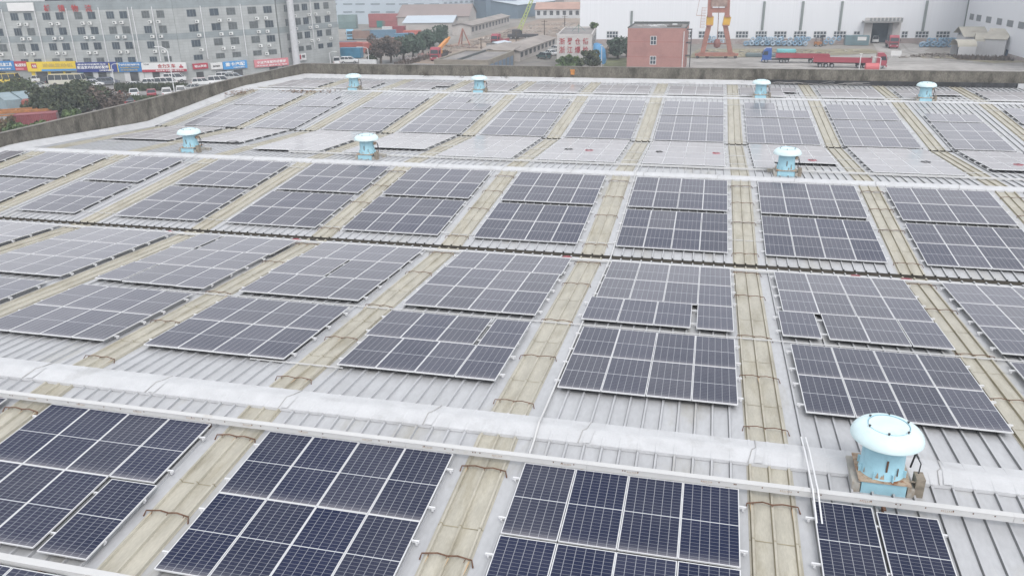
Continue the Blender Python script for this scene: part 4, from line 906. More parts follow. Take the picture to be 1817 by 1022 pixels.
# ------------------------------------------------------------------ containers
def container(px, py, ang, L_, col, label, z=0.0, doors=True, H=2.6, mark=None):
    P = G(px, py) if not isinstance(px, Vector) else px; o = empty('shipping_container', (P.x, P.y, GZ+z+.12), (0, 0, ang)); tag(o, label, 'container', 'shipping containers')
    n_ = 'container_%02d%02d%02d' % tuple(int(c*99) for c in col); m_ = mat(n_, col, .6, 0, .12, .5, col2=tuple(c*.72+.03 for c in col), f2=.55, s2=.8)
    W = 2.44; mb = MB(); k = int(L_/.28); d = .04
    for s in (0, 1):
        Y = s*W; pr = []
        for i in range(k): 
            x = .1+i*(L_-.2)/k; w = (L_-.2)/k; o_ = (d if s == 0 else -d); pr += [(x, Y), (x+w*.35, Y), (x+w*.5, Y+o_), (x+w*.85, Y+o_), (x+w, Y)]
        for a, b in zip(pr, pr[1:]): mb.face([(a[0], a[1], .1), (b[0], b[1], .1), (b[0], b[1], H-.1), (a[0], a[1], H-.1)])
    mb.face([(.02, .02, H-.05), (L_-.02, .02, H-.05), (L_-.02, W-.02, H-.05), (.02, W-.02, H-.05)]); mb.face([(L_-.05, 0, .1), (L_-.05, W, .1), (L_-.05, W, H-.1), (L_-.05, 0, H-.1)]); mb.face([(.05, 0, .1), (.05, W, .1), (.05, W, H-.1), (.05, 0, H-.1)])
    mb.build('body', m_, o)
    mb = MB(); t = .09
    for z0 in (0, H-.11):
        mb.box(t, L_-t, -.01, t, z0, z0+.11); mb.box(t, L_-t, W-t, W+.01, z0, z0+.11); mb.box(-.01, t, t, W-t, z0, z0+.11); mb.box(L_-t, L_+.01, t, W-t, z0, z0+.11)
    for x in (-.012, L_-t): 
        for y in (-.012, W-t): mb.box(x, x+t+.012, y, y+t+.012, 0, H+.01)
    mb.build('corner_frame', m_, o)
    if doors:
        for s in (0, 1):
            a = MB(); a.box(L_-.02, L_+.02, .11+s*(W/2-.09), W/2-.02+s*(W/2-.09), .13, H-.13); dr = a.build('door', m_, o)
            b = MB()
            for y in (.35, .8): b.tube([(L_+.05, y+s*(W/2), .15), (L_+.05, y+s*(W/2), H-.15)], .025, 5)
            b.build('lock_bars', m_rim, dr)
    if mark:
        for s, fx, fz, fw, fh in mark: text(o, s, fx*L_, fz*H, fh*H, fw*L_, t_wht, y=-.03, bold=.01)
    return o
# near left
gb = (.24, .32, .36); dr_ = (.24, .065, .075)
P = G(33, 205); aw = away(P)+.12; dv = Vector((math.cos(aw), math.sin(aw), 0)); pv_ = Vector((-dv.y, dv.x, 0))
container(P+dv*12.2-pv_*1.2, 0, aw+math.pi, 12.2, gb, 'grey blue container standing end on, right one of the pair at the left edge', 0)
container(P+dv*12.6+pv_*1.5, 0, aw+math.pi, 12.2, (.26, .34, .38), 'grey blue container cut by the left edge of the photo', 0)
P = G(30, 236); a2 = math.atan2(*(lambda v: (v.y, v.x))(G(84, 232)-G(30, 236)))
container(P, 0, a2, 6.06, dr_, 'dark red container with pale doors, nearest on the left', 0)
container(G(44, 207), 0, a2, 6.06, (.36, .10, .08), 'small rusty red container behind the grey blue pair', 0)
# middle yard
CM = [(603, 104, .05, 6.06, (.05, .22, .36), 'blue container standing in front of the container yard', 0), (594, 93, .05, 12.2, (.40, .10, .08), 'long red container behind the blue one', 0),
 (646, 97, .5, 12.2, (.40, .12, .10), 'red container beside the bare bush', .3), (678, 85, .5, 12.2, (.42, .15, .12), 'long red container in line behind the bare bush', 0),
 (626, 72, .1, 6.06, (.26, .17, .14), 'brown container in the middle row', .4), (643, 71.5, .1, 3.2, (.08, .32, .44), 'cyan container in the middle row', .4),
 (656, 71.5, .25, 9, (.12, .22, .32), 'slate blue container in the middle row', .4), (679, 68, .3, 3.4, (.6, .61, .62), 'white container at the end of the middle row', .9),
 (655, 50, .06, 12.2, (.34, .10, .10), 'lower dark red container in the far row', 0), (655, 50, .06, 12.2, (.36, .11, .11), 'upper dark red container in the far row', 2.62),
 (669, 50, .12, 9.5, (.03, .20, .18), 'green container before the far red stack', 0),
 (601, 52, .04, 7.5, (.16, .24, .24), 'lower grey green container beside the office building', 0), (601, 52, .04, 7.5, (.20, .28, .28), 'upper grey green container beside the office building', 2.62),
 (702, 78, .5, 6.06, (.10, .24, .36), 'blue container left of the dark trees', .3), (716, 70, .2, 6.06, (.46, .13, .10), 'orange red container behind the dark trees', 0),
 (697, 61, .1, 4.5, (.26, .05, .06), 'dark red container behind the white one', 0), (560, 92, .1, 12.2, (.08, .12, .18), 'dark blue container hidden behind the office corner', 0)]
for px, py, a, L_, c, lab, z in CM: container(px, py, a, L_, c, lab, z)
# rusty container handler
m_ho = mat('handler_orange', (.36, .15, .05), .7, 0, .3, 2); P = G(-4, 226); o = empty('container_handler', tuple(P), (0, 0, a2)); tag(o, 'rusty orange steel frame beside the grey blue containers', 'steel frame')
mb = MB(); 
for x in (0, 4.5, 9): mb.bar((x, 0, 0), (x, 0, 2.3), .3); mb.bar((x, 2.4, 0), (x, 2.4, 2.3), .3)
for y in (0, 2.4): mb.bar((0, y, 2.3), (9, y, 2.3), .4); mb.bar((0, y, 1.8), (9, y, 1.8), .2); mb.bar((0, y, .2), (4.5, y, 2.2), .18); mb.bar((9, y, .2), (4.5, y, 2.2), .18)
for x in (0, 3, 6, 9): mb.bar((x, 0, 2.3), (x, 2.4, 2.3), .3)
mb.build('frame', m_ho, o)
# ------------------------------------------------------------------ trees
m_bark = mat('bark', (.11, .09, .07), .9, 0, .2, 2)
def leafm(n, c, c2):
    M = mat(n, c, .85, 0, .55, 1.1, col2=c2, f2=.48, s2=.9); return M
L_dark = leafm('leaves_dark', (.040, .055, .032), (.095, .105, .055)); L_mid = leafm('leaves_mid', (.06, .085, .04), (.10, .12, .055)); L_green = leafm('leaves_green', (.075, .12, .045), (.12, .17, .06)); L_bare = leafm('leaves_brown', (.13, .10, .085), (.085, .075, .06)); L_red = leafm('leaves_reddish', (.15, .10, .055), (.07, .10, .045)); L_blue = leafm('leaves_bluegreen', (.05, .085, .06), (.085, .12, .08))
def tree(P, H, rad, m_, label, seed, n=1700, trunk=.35, leaf=.22, name='tree', cat='tree', group=None, squash=1.0, low=.22):
    random.seed(seed); o = empty(name, tuple(P)); tag(o, label, cat, group)
    mb = MB(); blobs = []
    for i in range(15):
        a = random.uniform(0, 6.28); q = rad*random.uniform(.15, .85); z = H*random.uniform(low+.12, .92); blobs.append((Vector((q*math.cos(a), q*math.sin(a), z)), rad*random.uniform(.18, .42)))
    mb.tube([(0, 0, 0), (.1, .05, H*.25), (-.05, .1, H*.5), (0, 0, H*.78)], [trunk, trunk*.75, trunk*.5, trunk*.15], 7)
    for b, r_ in blobs: mb.tube([(0, .05, H*random.uniform(.2, .4)), tuple(b*.5+Vector((0, 0, H*.2))), tuple(b)], [trunk*.35, trunk*.22, .03], 5)
    mb.build('trunk', m_bark, o)
    mb = MB(); blobs.append((Vector((0, 0, H*.55)), rad*.6))
    for i in range(n):
        b, r_ = random.choice(blobs); v = Vector((random.gauss(0, 1), random.gauss(0, 1), random.gauss(0, 1))).normalized()*r_*random.uniform(.45, 1.08)**.6
        p = b+Vector((v.x, v.y, v.z*.8*squash)); 
        if p.z < .1: p.z = random.uniform(.1, .6)
        s = leaf*random.uniform(.6, 1.7); u = Vector((random.gauss(0, 1), random.gauss(0, 1), random.gauss(0, 1))).normalized(); w = u.orthogonal().normalized()
        mb.face([p-u*s, p-w*s*.6, p+u*s, p+w*s*.6])
    mb.build('crown', m_, o); return o
TR = [((76, 205), 8.5, 3.8, L_dark, 'dark evergreen tree behind the grey blue containers'), ((94, 203), 8.0, 3.8, L_dark, 'dark evergreen tree, second of the left group'), ((30, 176), 6.5, 5.5, L_mid, 'broad tree behind the grey blue containers, farthest left'), ((12, 170), 5.5, 5.0, L_dark, 'low dark tree at the left edge of the photo'),
      ((122, 208), 9.2, 5.0, L_dark, 'large dark tree left of the black car'), ((150, 206), 9.8, 5.2, L_dark, 'largest dark tree in the left group'), ((178, 205), 9.0, 4.6, L_bare, 'brownish thin tree next to the largest dark tree'), ((203, 200), 7.5, 3.8, L_bare, 'brownish tree just left of the black car'), ((138, 180), 8.2, 4.8, L_mid, 'olive tree behind the largest dark tree'), ((104, 215), 6.0, 3.6, L_dark, 'lower dark tree in front of the gap')]
TT = (160, 157, 150, 147, 153, 151, 158, 166, 149, 172)
for i, (p, h, r_, m_, lab) in enumerate(TR): r_ *= .95; h = (hgt(p[0], TT[i], G(*p))-GZ)/.98; tree(G(*p), h, r_, m_, lab, 40+i, group='trees left of the factory', n=2300)
SHR = [((125, 222), 3.6, 2.6, L_green, 'bright green shrub beside the parapet'), ((146, 214), 2.8, 2.0, L_green, 'small green shrub right of the bright one'), ((70, 240), 3.4, 3.0, L_green, 'green shrub before the dark red container'), ((14, 245), 4.6, 3.6, L_red, 'reddish green shrub at the left edge'), ((32, 252), 3.8, 3.2, L_green, 'green shrub right of the reddish one'), ((-8, 240), 4.6, 3.4, L_red, 'reddish shrub cut by the left edge')]
STT = (198, 209, 218, 208, 224, 208)
for i, (p, h, r_, m_, lab) in enumerate(SHR): h = (hgt(p[0], STT[i], G(*p))-GZ)/.9; tree(G(*p), h, min(r_, h*.75), m_, lab, 70+i, n=1500, trunk=.12, name='shrub', cat='shrub', group='shrubs left of the factory', leaf=.17, low=-.05)
MT = [((676, 116), 8.5, 3.8, L_bare, 'bare reddish tree before the red containers'), ((694, 112), 8.0, 3.6, L_bare, 'second bare reddish tree before the red containers'), ((716, 108), 7.5, 3.6, L_blue, 'dark green tree at the left end of the hedge'), ((733, 102), 7.5, 4.0, L_blue, 'dark green tree second in the hedge'), ((750, 97), 8.0, 4.2, L_blue, 'dark green tree third in the hedge'),
      ((766, 90), 9.0, 4.6, L_blue, 'dark green tree fourth in the hedge'), ((781, 84), 10.5, 5.2, L_blue, 'tallest dark green tree at the right end of the hedge'), ((660, 117), 3.0, 2.8, L_dark, 'low bush below the bare trees'), ((1096, 106), 10.5, 5.5, L_blue, 'dark green tree left of the red brick building'), ((1112, 102), 10.0, 4.0, L_blue, 'dark green tree hidden behind the red brick building'),
      ((1050, 125), 9.5, 2.6, L_dark, 'tall narrow dark tree beside the white building')]
MTT = (66, 68, 68, 64, 60, 55, 49, 100, 66, 70, 88)
for i, (p, h, r_, m_, lab) in enumerate(MT): h = (hgt(p[0], MTT[i], G(*p))-GZ)/.98; tree(G(*p), h, min(r_, h*.62), m_, lab, 90+i, n=1900, leaf=.27, group='trees beyond the far parapet')
for i, (p, h, r_, lab) in enumerate((((1003, 122), 2.6, 2.4, 'bright green shrub before the white building, left one'), ((1018, 122), 3.2, 2.6, 'bright green shrub before the white building, right one'))): tree(G(*p), h, r_, L_green, lab, 120+i, n=1500, trunk=.12, name='shrub', cat='shrub', group='shrubs beyond the far parapet', low=-.05)
def scrub(name, quad, n, h, m_, label, seed, s0=.12, kind='stuff'):
    random.seed(seed); q = [G(*p) for p in quad]; mb = MB(); o0 = q[0]
    for i in range(n):
        a, b = random.random(), random.random(); p = (q[0]*(1-a)+q[1]*a)*(1-b)+(q[3]*(1-a)+q[2]*a)*b-o0; s = s0*random.uniform(.5, 1.8); hh = h*random.uniform(.3, 1.2); t = random.uniform(0, 3.14); d = Vector((math.cos(t), math.sin(t), 0))*s
        mb.face([p-d, p+d, p+d*.3+Vector((random.uniform(-s, s), random.uniform(-s, s), hh))])
    o = mb.build(name, m_); o.location = o0+Vector((0, 0, .05)); tag(o, label, name.replace('_', ' '), kind=kind)
scrub('hedge', [(205, 158), (330, 157), (340, 161), (205, 163)], 2200, 1.3, L_dark, 'low clipped hedge between the two rows of parked cars', 5, .3)
scrub('hedge', [(225, 176), (300, 176), (280, 181), (225, 183)], 1200, .8, L_mid, 'low plants along the kerb near the parapet', 6, .25)
scrub('dry_weeds', [(1690, 103), (1790, 105), (1800, 110), (1700, 107)], 700, .9, L_bare, 'brown dry weeds along the right-hand white hall', 7, .25)
scrub('dry_weeds', [(1620, 99), (1690, 98), (1700, 102), (1620, 102)], 300, .4, L_bare, 'low brown weeds on the concrete yard', 8, .25)
scrub('dry_weeds', [(700, 115), (790, 92), (800, 95), (720, 117)], 900, .7, L_bare, 'dry weeds along the foot of the hedge trees', 9, .25)
# ------------------------------------------------------------------ white building with red writing
m_wwall = mat('old_white_render', (.52, .50, .49), .85, 0, .08, .5, col2=(.36, .34, .33), f2=.56, s2=.35, fine=.06); m_flatroof = mat('felt_roof', (.20, .19, .19), .9, 0, .25, .2, col2=(.28, .26, .25), f2=.5, s2=.15)
def front(pxA, pyA, pxB, pyB, name, label, cat='building'):
    A, B = G(pxA, pyA), G(pxB, pyB); e, L_ = frame(A, B, name); tag(e, label, cat); return e, L_
def block(e, W, D, H, wall, roof, par=.5, t=.22):
    mb = MB(); mb.box(0, W, 0, D, -.2, H); mb.build('wall', wall, e)
    if par:
        mb = MB(); mb.box(-.02, W+.02, -.02, t, H+.002, H+par); mb.box(-.02, W+.02, D-t, D+.02, H+.002, H+par); mb.box(-.02, t, t, D-t, H+.002, H+par); mb.box(W-t, W+.02, t, D-t, H+.002, H+par); mb.build('parapet', wall, e)
    mb = MB(); mb.box(t, W-t, t, D-t, H+.002, H+.06); mb.build('roof', roof, e)
wb, W_ = front(988, 121, 1049.5, 121, 'white_building', 'two storey white building with red Chinese characters on its end wall')
x0, z0 = F(wb, 1018, 61.5); H_ = z0-.4; block(wb, W_, 24, H_, m_wwall, m_flatroof, .4)
for row, (yy0, yy1) in enumerate(((68, 79.5), (83, 95))):
    for ch, (xa, xb) in zip(('浙昇仓储', '浙江爆检')[row], ((992, 1002.5), (1006.5, 1016), (1020, 1030), (1034, 1044))):
        l, r_, b, t_ = rect(wb, xa, xb, yy0, yy1, 0, F); text(wb, ch, l, b, t_-b, r_-l, C_('painted_red', (.36, .04, .05)), y=-.04, bold=.012)
mb = MB()
for i in range(7):
    y = 2.2+i*3.1
    for zc in (1.3, 4.8):
        m2 = MB(); m2.box(W_+.01, W_+.05, y, y+1.0, zc, zc+1.8); m2.build('window', m_glass, wb)
mb = MB(); mb.tube([(W_*.55, 9, H_), (W_*.55, 9, H_+2.2)], .06, 6); mb.bar((W_*.35, 9, H_+.4), (W_*.55, 9, H_+1.9), .08); mb.bar((W_*.75, 9, H_+.4), (W_*.55, 9, H_+1.9), .08); mb.build('antenna', C_('green_steel', (.05, .16, .13)), wb)
tree(Vector((wb.location.x+6, wb.location.y+19, GZ+H_)), 1.8, 1.1, L_green, 'small green bush growing on the white building roof', 150, n=500, trunk=.06, name='shrub', cat='shrub', leaf=.2)
# blue barrel heap / tarp and fence between buildings
o = MB(); P = G(1058, 113); o.lathe([(2.4, 0), (2.5, 1.2), (2.2, 3.4), (1.2, 4.6), (.1, 5.0)], 14); ob = o.build('blue_tank', mat('blue_tarp', (.10, .30, .55), .6, 0, .15, 1), loc=P, smooth=True); tag(ob, 'blue covered tank beside the white building', 'tank')
A, B = G(1052, 124), G(1087, 93); e, L_ = frame(A, B, 'boundary_fence'); tag(e, 'brown concrete panel fence running away beside the blue tank', 'fence'); m_fence = mat('fence_concrete', (.30, .25, .21), .9, 0, .15, .6)
nb = int(L_/3)
for i in range(nb+1): mb = MB(); mb.box(i*3-.14, i*3+.14, -.14, .14, 0, 2.7); mb.build('post', m_fence, e)
mb = MB()
for i in range(nb):
    for k in range(5): mb.box(i*3+.15, i*3+2.85, -.04, .04, .05+k*.5, .5+k*.5)
mb.build('panel', m_fence, e)
# ------------------------------------------------------------------ red brick building
m_brick = mat('red_render', (.37, .20, .18), .85, 0, .06, .4, col2=(.32, .17, .155), f2=.5, s2=.25, fine=.05)
rb, W_ = front(1111.5, 127, 1212.5, 128.5, 'brick_building', 'two storey pinkish red building with a flat grey roof')
x0, z0 = F(rb, 1160, 51); H_ = z0; D_ = 13.5
mb = MB(); mb.box(0, W_, 0, D_, -.2, H_); mb.build('wall', m_brick, rb)
mb = MB(); mb.box(.15, W_-.15, .15, D_-.15, H_+.002, H_+.06); mb.build('roof', m_flatroof, rb)
mb = MB(); mb.box(-.1, W_+.1, D_-.25, D_+.1, H_+.003, H_+.55); mb.box(-.1, .12, .1, D_-.25, H_+.003, H_+.25); mb.box(W_-.12, W_+.1, .1, D_-.25, H_+.003, H_+.3); mb.build('roof_kerb', m_dark if False else mat('dark_kerb', (.09, .1, .1), .8), rb)
for zz in (3.2, 6.5): mb = MB(); mb.box(.0, W_, -.012, .05, zz, zz+.12); mb.build('string_course', mat('red_band', (.33, .13, .12), .85, 0, .1, .5), rb)
for (xa, xb, ya, yb) in ((1154, 1165, 64.5, 80.5), (1153, 1164, 100, 115)):
    l, r_, b, t_ = rect(rb, xa, xb, ya, yb, 0, F); window(rb, l, r_, b, t_, 0, 2, 2, w=.12)
mb = MB(); mb.tube([(W_-.35, -.12, 0), (W_-.35, -.12, H_-.6)], .09, 6); mb.build('downpipe', m_pipe, rb)
mb = MB(); random.seed(4)
for i in range(26): a = random.uniform(0, 3.1); x, y = W_*.42+random.gauss(0, 1.5), 6.5+random.gauss(0, 1.6); mb.bar((x, y, H_+.14), (x+1.1*math.cos(a), y+1.1*math.sin(a), H_+.2), .16, .1)
o = mb.build('rubble_heap', m_whp); o.location = rb.location; o.rotation_euler = rb.rotation_euler; tag(o, 'pale rubble lying on the roof of the red building', 'rubble', kind='stuff')
mb = MB(); mb.box(W_*.66, W_*.90, 3.2, 8.2, H_+.06, H_+.35); mb.build('hatch_curb', mat('dark_felt', (.11, .105, .1), .9), rb)
mb = MB(); mb.box(W_*.74, W_*.82, 5.2, 6.4, H_+.351, H_+.6); mb.build('roof_hatch', m_whp, rb)
mb = MB()
for i in range(4): mb.box(W_+.02, W_+1.2, 3+i*.1, 5.5, .2+i*2.9, .35+i*2.9)
mb.bar((W_+1.1, 3.2, 0), (W_+1.1, 3.2, 9), .12); mb.bar((W_+1.1, 5.4, 0), (W_+1.1, 5.4, 9), .12); mb.build('stair_frame', m_deck, rb)
# ------------------------------------------------------------------ big white hall
def clad(name, c, band=.012, sc=3.3):
    M = bpy.data.materials.new(name); M.use_nodes = True; t = M.node_tree; N = t.nodes; L = t.links; b = N['Principled BSDF']; b.inputs['Roughness'].default_value = .5
    tc = N.new('ShaderNodeTexCoord'); mp = N.new('ShaderNodeMapping'); mp.inputs['Scale'].default_value = (sc, 0, .012); L.new(tc.outputs['Object'], mp.inputs[0]); n = N.new('ShaderNodeTexNoise'); n.inputs['Scale'].default_value = 1; n.inputs['Detail'].default_value = 3; L.new(mp.outputs[0], n.inputs[0])
    w = N.new('ShaderNodeTexWave'); w.wave_type = 'BANDS'; w.bands_direction = 'X'; w.inputs['Scale'].default_value = 1.2; L.new(tc.outputs['Object'], w.inputs[0])
    mr = N.new('ShaderNodeMapRange'); mr.inputs['From Min'].default_value = .3; mr.inputs['From Max'].default_value = .7; mr.inputs['To Min'].default_value = .955; mr.inputs['To Max'].default_value = 1.03; L.new(n.outputs[0], mr.inputs[0])
    m3 = N.new('ShaderNodeMapRange'); m3.inputs['To Min'].default_value = .97; m3.inputs['To Max'].default_value = 1.02; L.new(w.outputs[0], m3.inputs[0])
    mu = N.new('ShaderNodeMath'); mu.operation = 'MULTIPLY'; L.new(mr.outputs[0], mu.inputs[0]); L.new(m3.outputs[0], mu.inputs[1])
    vm = N.new('ShaderNodeVectorMath'); vm.operation = 'SCALE'; vm.inputs[0].default_value = c; L.new(mu.outputs[0], vm.inputs['Scale']); L.new(vm.outputs[0], b.inputs['Base Color']); return M
m_hall = clad('white_cladding', (.78, .80, .84)); m_plinth = mat('brick_plinth', (.33, .27, .26), .9, 0, .15, .6, col2=(.40, .38, .37), f2=.5, s2=.3)
hall, W_ = front(1028.5, 79.5, 1712, 77.5, 'white_hall', 'huge white metal clad hall with a tall open doorway and grey downpipes', 'hall')
dl, dr2, db, dt = rect(hall, 1546, 1582, 41.5, 77, 0, F); db = 0; PLH = F(hall, 1380, 69.3)[1]; print('PLH', PLH)
mb = MB(); mb.box(0, dl, 0, 40, PLH, 33); mb.box(dr2, W_, 0, 40, PLH, 33); mb.box(dl, dr2, 0, 40, dt, 33); mb.box(dl-.5, dl, .4, 40, -.1, PLH); mb.box(dr2, dr2+.5, .4, 40, -.1, PLH); mb.box(dl, dr2, 12, 12.5, -.1, dt); mb.build('wall', m_hall, hall)
mb = MB(); mb.box(-.05, dl-1.1, -.08, .4, -.2, PLH-.01); mb.box(dr2+1.1, W_+.02, -.08, .4, -.2, PLH-.01); mb.build('plinth', m_plinth, hall)
mb = MB(); mb.box(dl-2.2, dl, -.25, .3, -.1, dt+1.5); mb.box(dr2, dr2+2.2, -.25, .3, -.1, dt+1.5); mb.box(dl, dr2, -.25, .3, dt, dt+1.5); mb.build('door_surround', m_wwall, hall)
l, r_, b, t_ = rect(hall, 1531, 1599, 37, 40, -1, F); mb = MB(); mb.box(l, r_, -2.6, -.26, b, t_); mb.build('canopy', mat('grey_canopy', (.33, .33, .33), .7), hall)
mb = MB(); mb.box(dl, dr2, 3.9, 4.0, -.1, dt*.98); mb.build('dark_interior', mat('hall_interior', (.035, .07, .10), .7, 0, .3, .3), hall)
mb = MB()
for i in range(9): mb.box(l+1.5+i*1.05, l+2.1+i*1.05, -2.7, -2.62, t_+.02, t_+.8)
mb.build('canopy_lettering', m_gframe, hall)
for xt, xb_, yt, yb in ((1122, 1120, 20, 54), (1356, 1352, 3, 54), (1424, 1420, 3, 54), (1494, 1488.5, 3, 55), (1645, 1636.5, 1.5, 56), (1722, 1710, -8, 56)):
    l = F(hall, xb_, yb)[0]; t_ = F(hall, xt, yt)[1]; b = F(hall, xb_, yb)[1]; mb = MB(); mb.box(l-.32, l+.32, -.35, -.01, b, t_); mb.build('downpipe', mat('grey_green_pipe', (.22, .25, .25), .6, 0, .1, .5), hall)
for xa, xb_ in ((1076, 1097), (1219, 1227.5), (1239, 1259), (1272, 1288), (1305, 1328), (1340, 1361), (1373, 1396), (1408, 1431), (1443, 1466.5), (1478.5, 1501.5), (1514, 1526), (1599, 1611), (1623.5, 1648), (1660.5, 1685.5), (1699, 1711)):
    l, r_, b, t_ = rect(hall, xa, xb_, 55.5, 68.5, 0, F); window(hall, l, r_, b, t_, 0, max(2, round((r_-l)/.95)), 2, w=.2)
# right-hand hall, standing nearer
rh, W_ = front(1706, 79, 1822, 112, 'white_hall_annex', 'second white hall on the right edge with a row of small louvred windows', 'hall')
mb = MB(); mb.box(0, W_+30, 0, 45, .9, 33); mb.build('wall', m_hall, rh); mb = MB(); mb.box(-.05, W_+30, -.07, .4, -.2, .89); mb.build('plinth', m_plinth, rh)
for q in ((1721, 1728, 25, 36), (1733, 1741, 27, 38.5), (1750, 1759, 30, 41.5), (1769, 1778, 33, 45), (1787, 1798, 36.5, 48.5), (1807, 1818, 39.5, 52)):
    l, r_, b, t_ = rect(rh, *q, 0, F); f = window(rh, l, r_, b, t_, 0, 5, 1, m_gframe, mat('louvre_glass', (.18, .20, .22), .5), w=.1)
l, r_, b, t_ = rect(rh, 1783, 1787, 88, 103, -.1, F); mb = MB(); mb.box(l, r_+.3, -.2, -.08, 0.02, t_); mb.build('door', C_('dark_blue_door', (.04, .09, .16)), rh)
# arched white sheds
m_shed = clad('shed_cladding', (.62, .62, .63)); m_shroof = mat('cream_roof', (.52, .49, .42), .7, 0, .12, .4, col2=(.40, .33, .26), f2=.6, s2=.5)
def vault(px0, py0, px1, py1, hw, hs, hr, name, label, opening=True, D=6):
    e, L_ = front(px0, py0, px1, py1, name, label, 'shed'); n = 10
    arc = [(D/2-D/2*math.cos(math.pi*i/n), hs+hr*math.sin(math.pi*i/n)) for i in range(n+1)]
    mb = MB(); mb.box(0, L_, 0, .12, 0, hs-.01); mb.box(0, L_, D-.12, D, 0, hs-.01)
    mb.build('wall', m_shed, e); mb = MB()
    for a, b in zip(arc, arc[1:]): mb.face([(-.3, a[0], a[1]), (L_+.1, a[0], a[1]), (L_+.1, b[0], b[1]), (-.3, b[0], b[1])]); mb.face([(-.3, a[0], a[1]-.1), (L_+.1, a[0], a[1]-.1), (L_+.1, b[0], b[1]-.1), (-.3, b[0], b[1]-.1)]); mb.face([(-.3, a[0], a[1]-.1), (-.3, a[0], a[1]), (-.3, b[0], b[1]), (-.3, b[0], b[1]-.1)])
    mb.build('roof', m_shroof, e); mb = MB(); mb.face([(L_, D-p[0], p[1]) for p in arc]+[(L_, D, 0)][:0]+[(L_, D, 0), (L_, 0, 0)][:0]); mb.f[-1] = mb.f[-1]; mb.box(L_-.1, L_-.01, .12, D-.12, 0, hs)
    mb.build('end_wall', m_shed, e)
    if opening: mb = MB(); mb.box(1.6, 1.7, .13, D-.13, 0, hs*1.1); mb.build('dark_opening', m_shop, e)
    return e
vault(1698, 103.5, 1729, 103.5, 0, 2.7, 1.5, 'arched_shed', 'low white shed with an arched roof and dark open end', D=5.5)
vault(1727, 99.5, 1744, 100, 0, 3.5, 1.7, 'arched_shed', 'taller arched white shed between its two neighbours', False, D=6.5)
e, L_ = front(1743, 100, 1780, 102, 'gabled_shed', 'white shed with a cream gabled roof against the right-hand hall', 'shed')
mb = MB(); mb.box(0, L_, 0, 9, 0, 4.3); mb.prism([(0, 4.3), (0, 4.31), (0, 4.3)][:3], 0, .001) if 0 else None; mb.build('wall', m_shed, e)
mb = MB(); hx = L_*.42
for y0, y1, z0, z1 in ((-.3, 4.5, 4.25, 6.4), (4.5, 9.3, 6.4, 4.25)): mb.face([(-.4, y0, z0), (L_+.2, y0, z0), (L_+.2, y1, z1), (-.4, y1, z1)]); mb.face([(-.4, y0, z0-.15), (L_+.2, y0, z0-.15), (L_+.2, y1, z1-.15), (-.4, y1, z1-.15)])
mb.face([(-.4, -.3, 4.1), (L_+.2, -.3, 4.1), (L_+.2, -.3, 4.25), (-.4, -.3, 4.25)]); mb.build('roof', m_shroof, e)
mb = MB(); mb.face([(0.0, 0, 4.28), (0.0, 9, 4.28), (0, 4.5, 6.3)]); mb.face([(L_, 0, 4.28), (L_, 9, 4.28), (L_, 4.5, 6.3)]); mb.build('gable', m_shed, e)
e, L_ = front(1712, 92, 1752, 92, 'gabled_shed', 'larger cream roofed shed standing behind the arched ones', 'shed')
mb = MB(); mb.box(0, L_, 0, 8, 0, 3.7); mb.build('wall', m_shed, e); mb = MB()
for y0, y1, z0, z1 in ((-.3, 5, 3.7, 5.9), (5, 8.3, 5.9, 4.1)): mb.face([(-1, y0, z0), (L_+.2, y0, z0), (L_+.2, y1, z1), (-1, y1, z1)])
mb.build('roof', m_shroof, e)
# ------------------------------------------------------------------ gantry crane leg
m_gr = mat('crane_red', (.36, .165, .13), .6, 0, .15, .4, col2=(.27, .14, .115), f2=.52, s2=.6, fine=.08); m_gy = mat('crane_yellow', (.60, .36, .05), .6, 0, .15, .5)
gc, W_ = front(1240, 104.5, 1300, 104.5, 'gantry_crane', 'rusty red gantry crane leg with yellow bands before the white hall', 'gantry crane')
def FB(mb, px0, py0, px1, py1, w, h=None, y=0): a = F(gc, px0, py0); b = F(gc, px1, py1); mb.bar((a[0], y, a[1]), (b[0], y, b[1]), w, h or w)
mb = MB(); FB(mb, 1239, 97, 1303, 97, 1.1, .9); mb.build('sill_beam', m_gr, gc)
for side, (xb_, xm, xt, xtt) in enumerate(((1246, 1258, 1259, 1262), (1296, 1287, 1290, 1292))):
    mb = MB(); FB(mb, xb_, 96, xm, 46, 1.1, 1.15); mb.build('lower_leg', m_gr, gc)
    mb = MB(); FB(mb, xm+(1 if side == 0 else 1), 45, xt+(1 if side == 0 else 1), 30, 1.4, 1.7); mb.build('yellow_band', m_gy, gc)
    mb = MB(); FB(mb, xt, 30, xtt, -25, 1.1, 1.15); mb.build('upper_leg', m_gr, gc)
    mb = MB(); FB(mb, xt-4, 29.5, xt+5, 29.5, 1.9, .35); FB(mb, xm-5, 45.5, xm+6, 45.5, 1.9, .3); mb.build('flange', m_gr, gc)
    for q in (-2.4, 2.4): wx_ = F(gc, xb_, 103)[0]+q*.5; M = Matrix.Translation((wx_, 0, .45)) @ Matrix.Rotation(math.pi/2, 4, 'X'); m2 = MB(); m2.prism([(.42*math.cos(k*.524), .42*math.sin(k*.524)) for k in range(12)], -.3, .3, M=M); m2.build('wheel', m_deck, gc)
    mb = MB(); x = F(gc, xb_, 103)[0]; mb.box(x-1.9, x+1.9, -.35, .35, .7, 1.3); mb.build('bogie', m_gr, gc)
mb = MB(); FB(mb, 1259, 19, 1292, 19, 1.2, 1.1); mb.build('cross_beam', m_gr, gc); mb = MB(); FB(mb, 1252, 78, 1292, 78, .35, .3); mb.build('tie_rod', m_gr, gc)
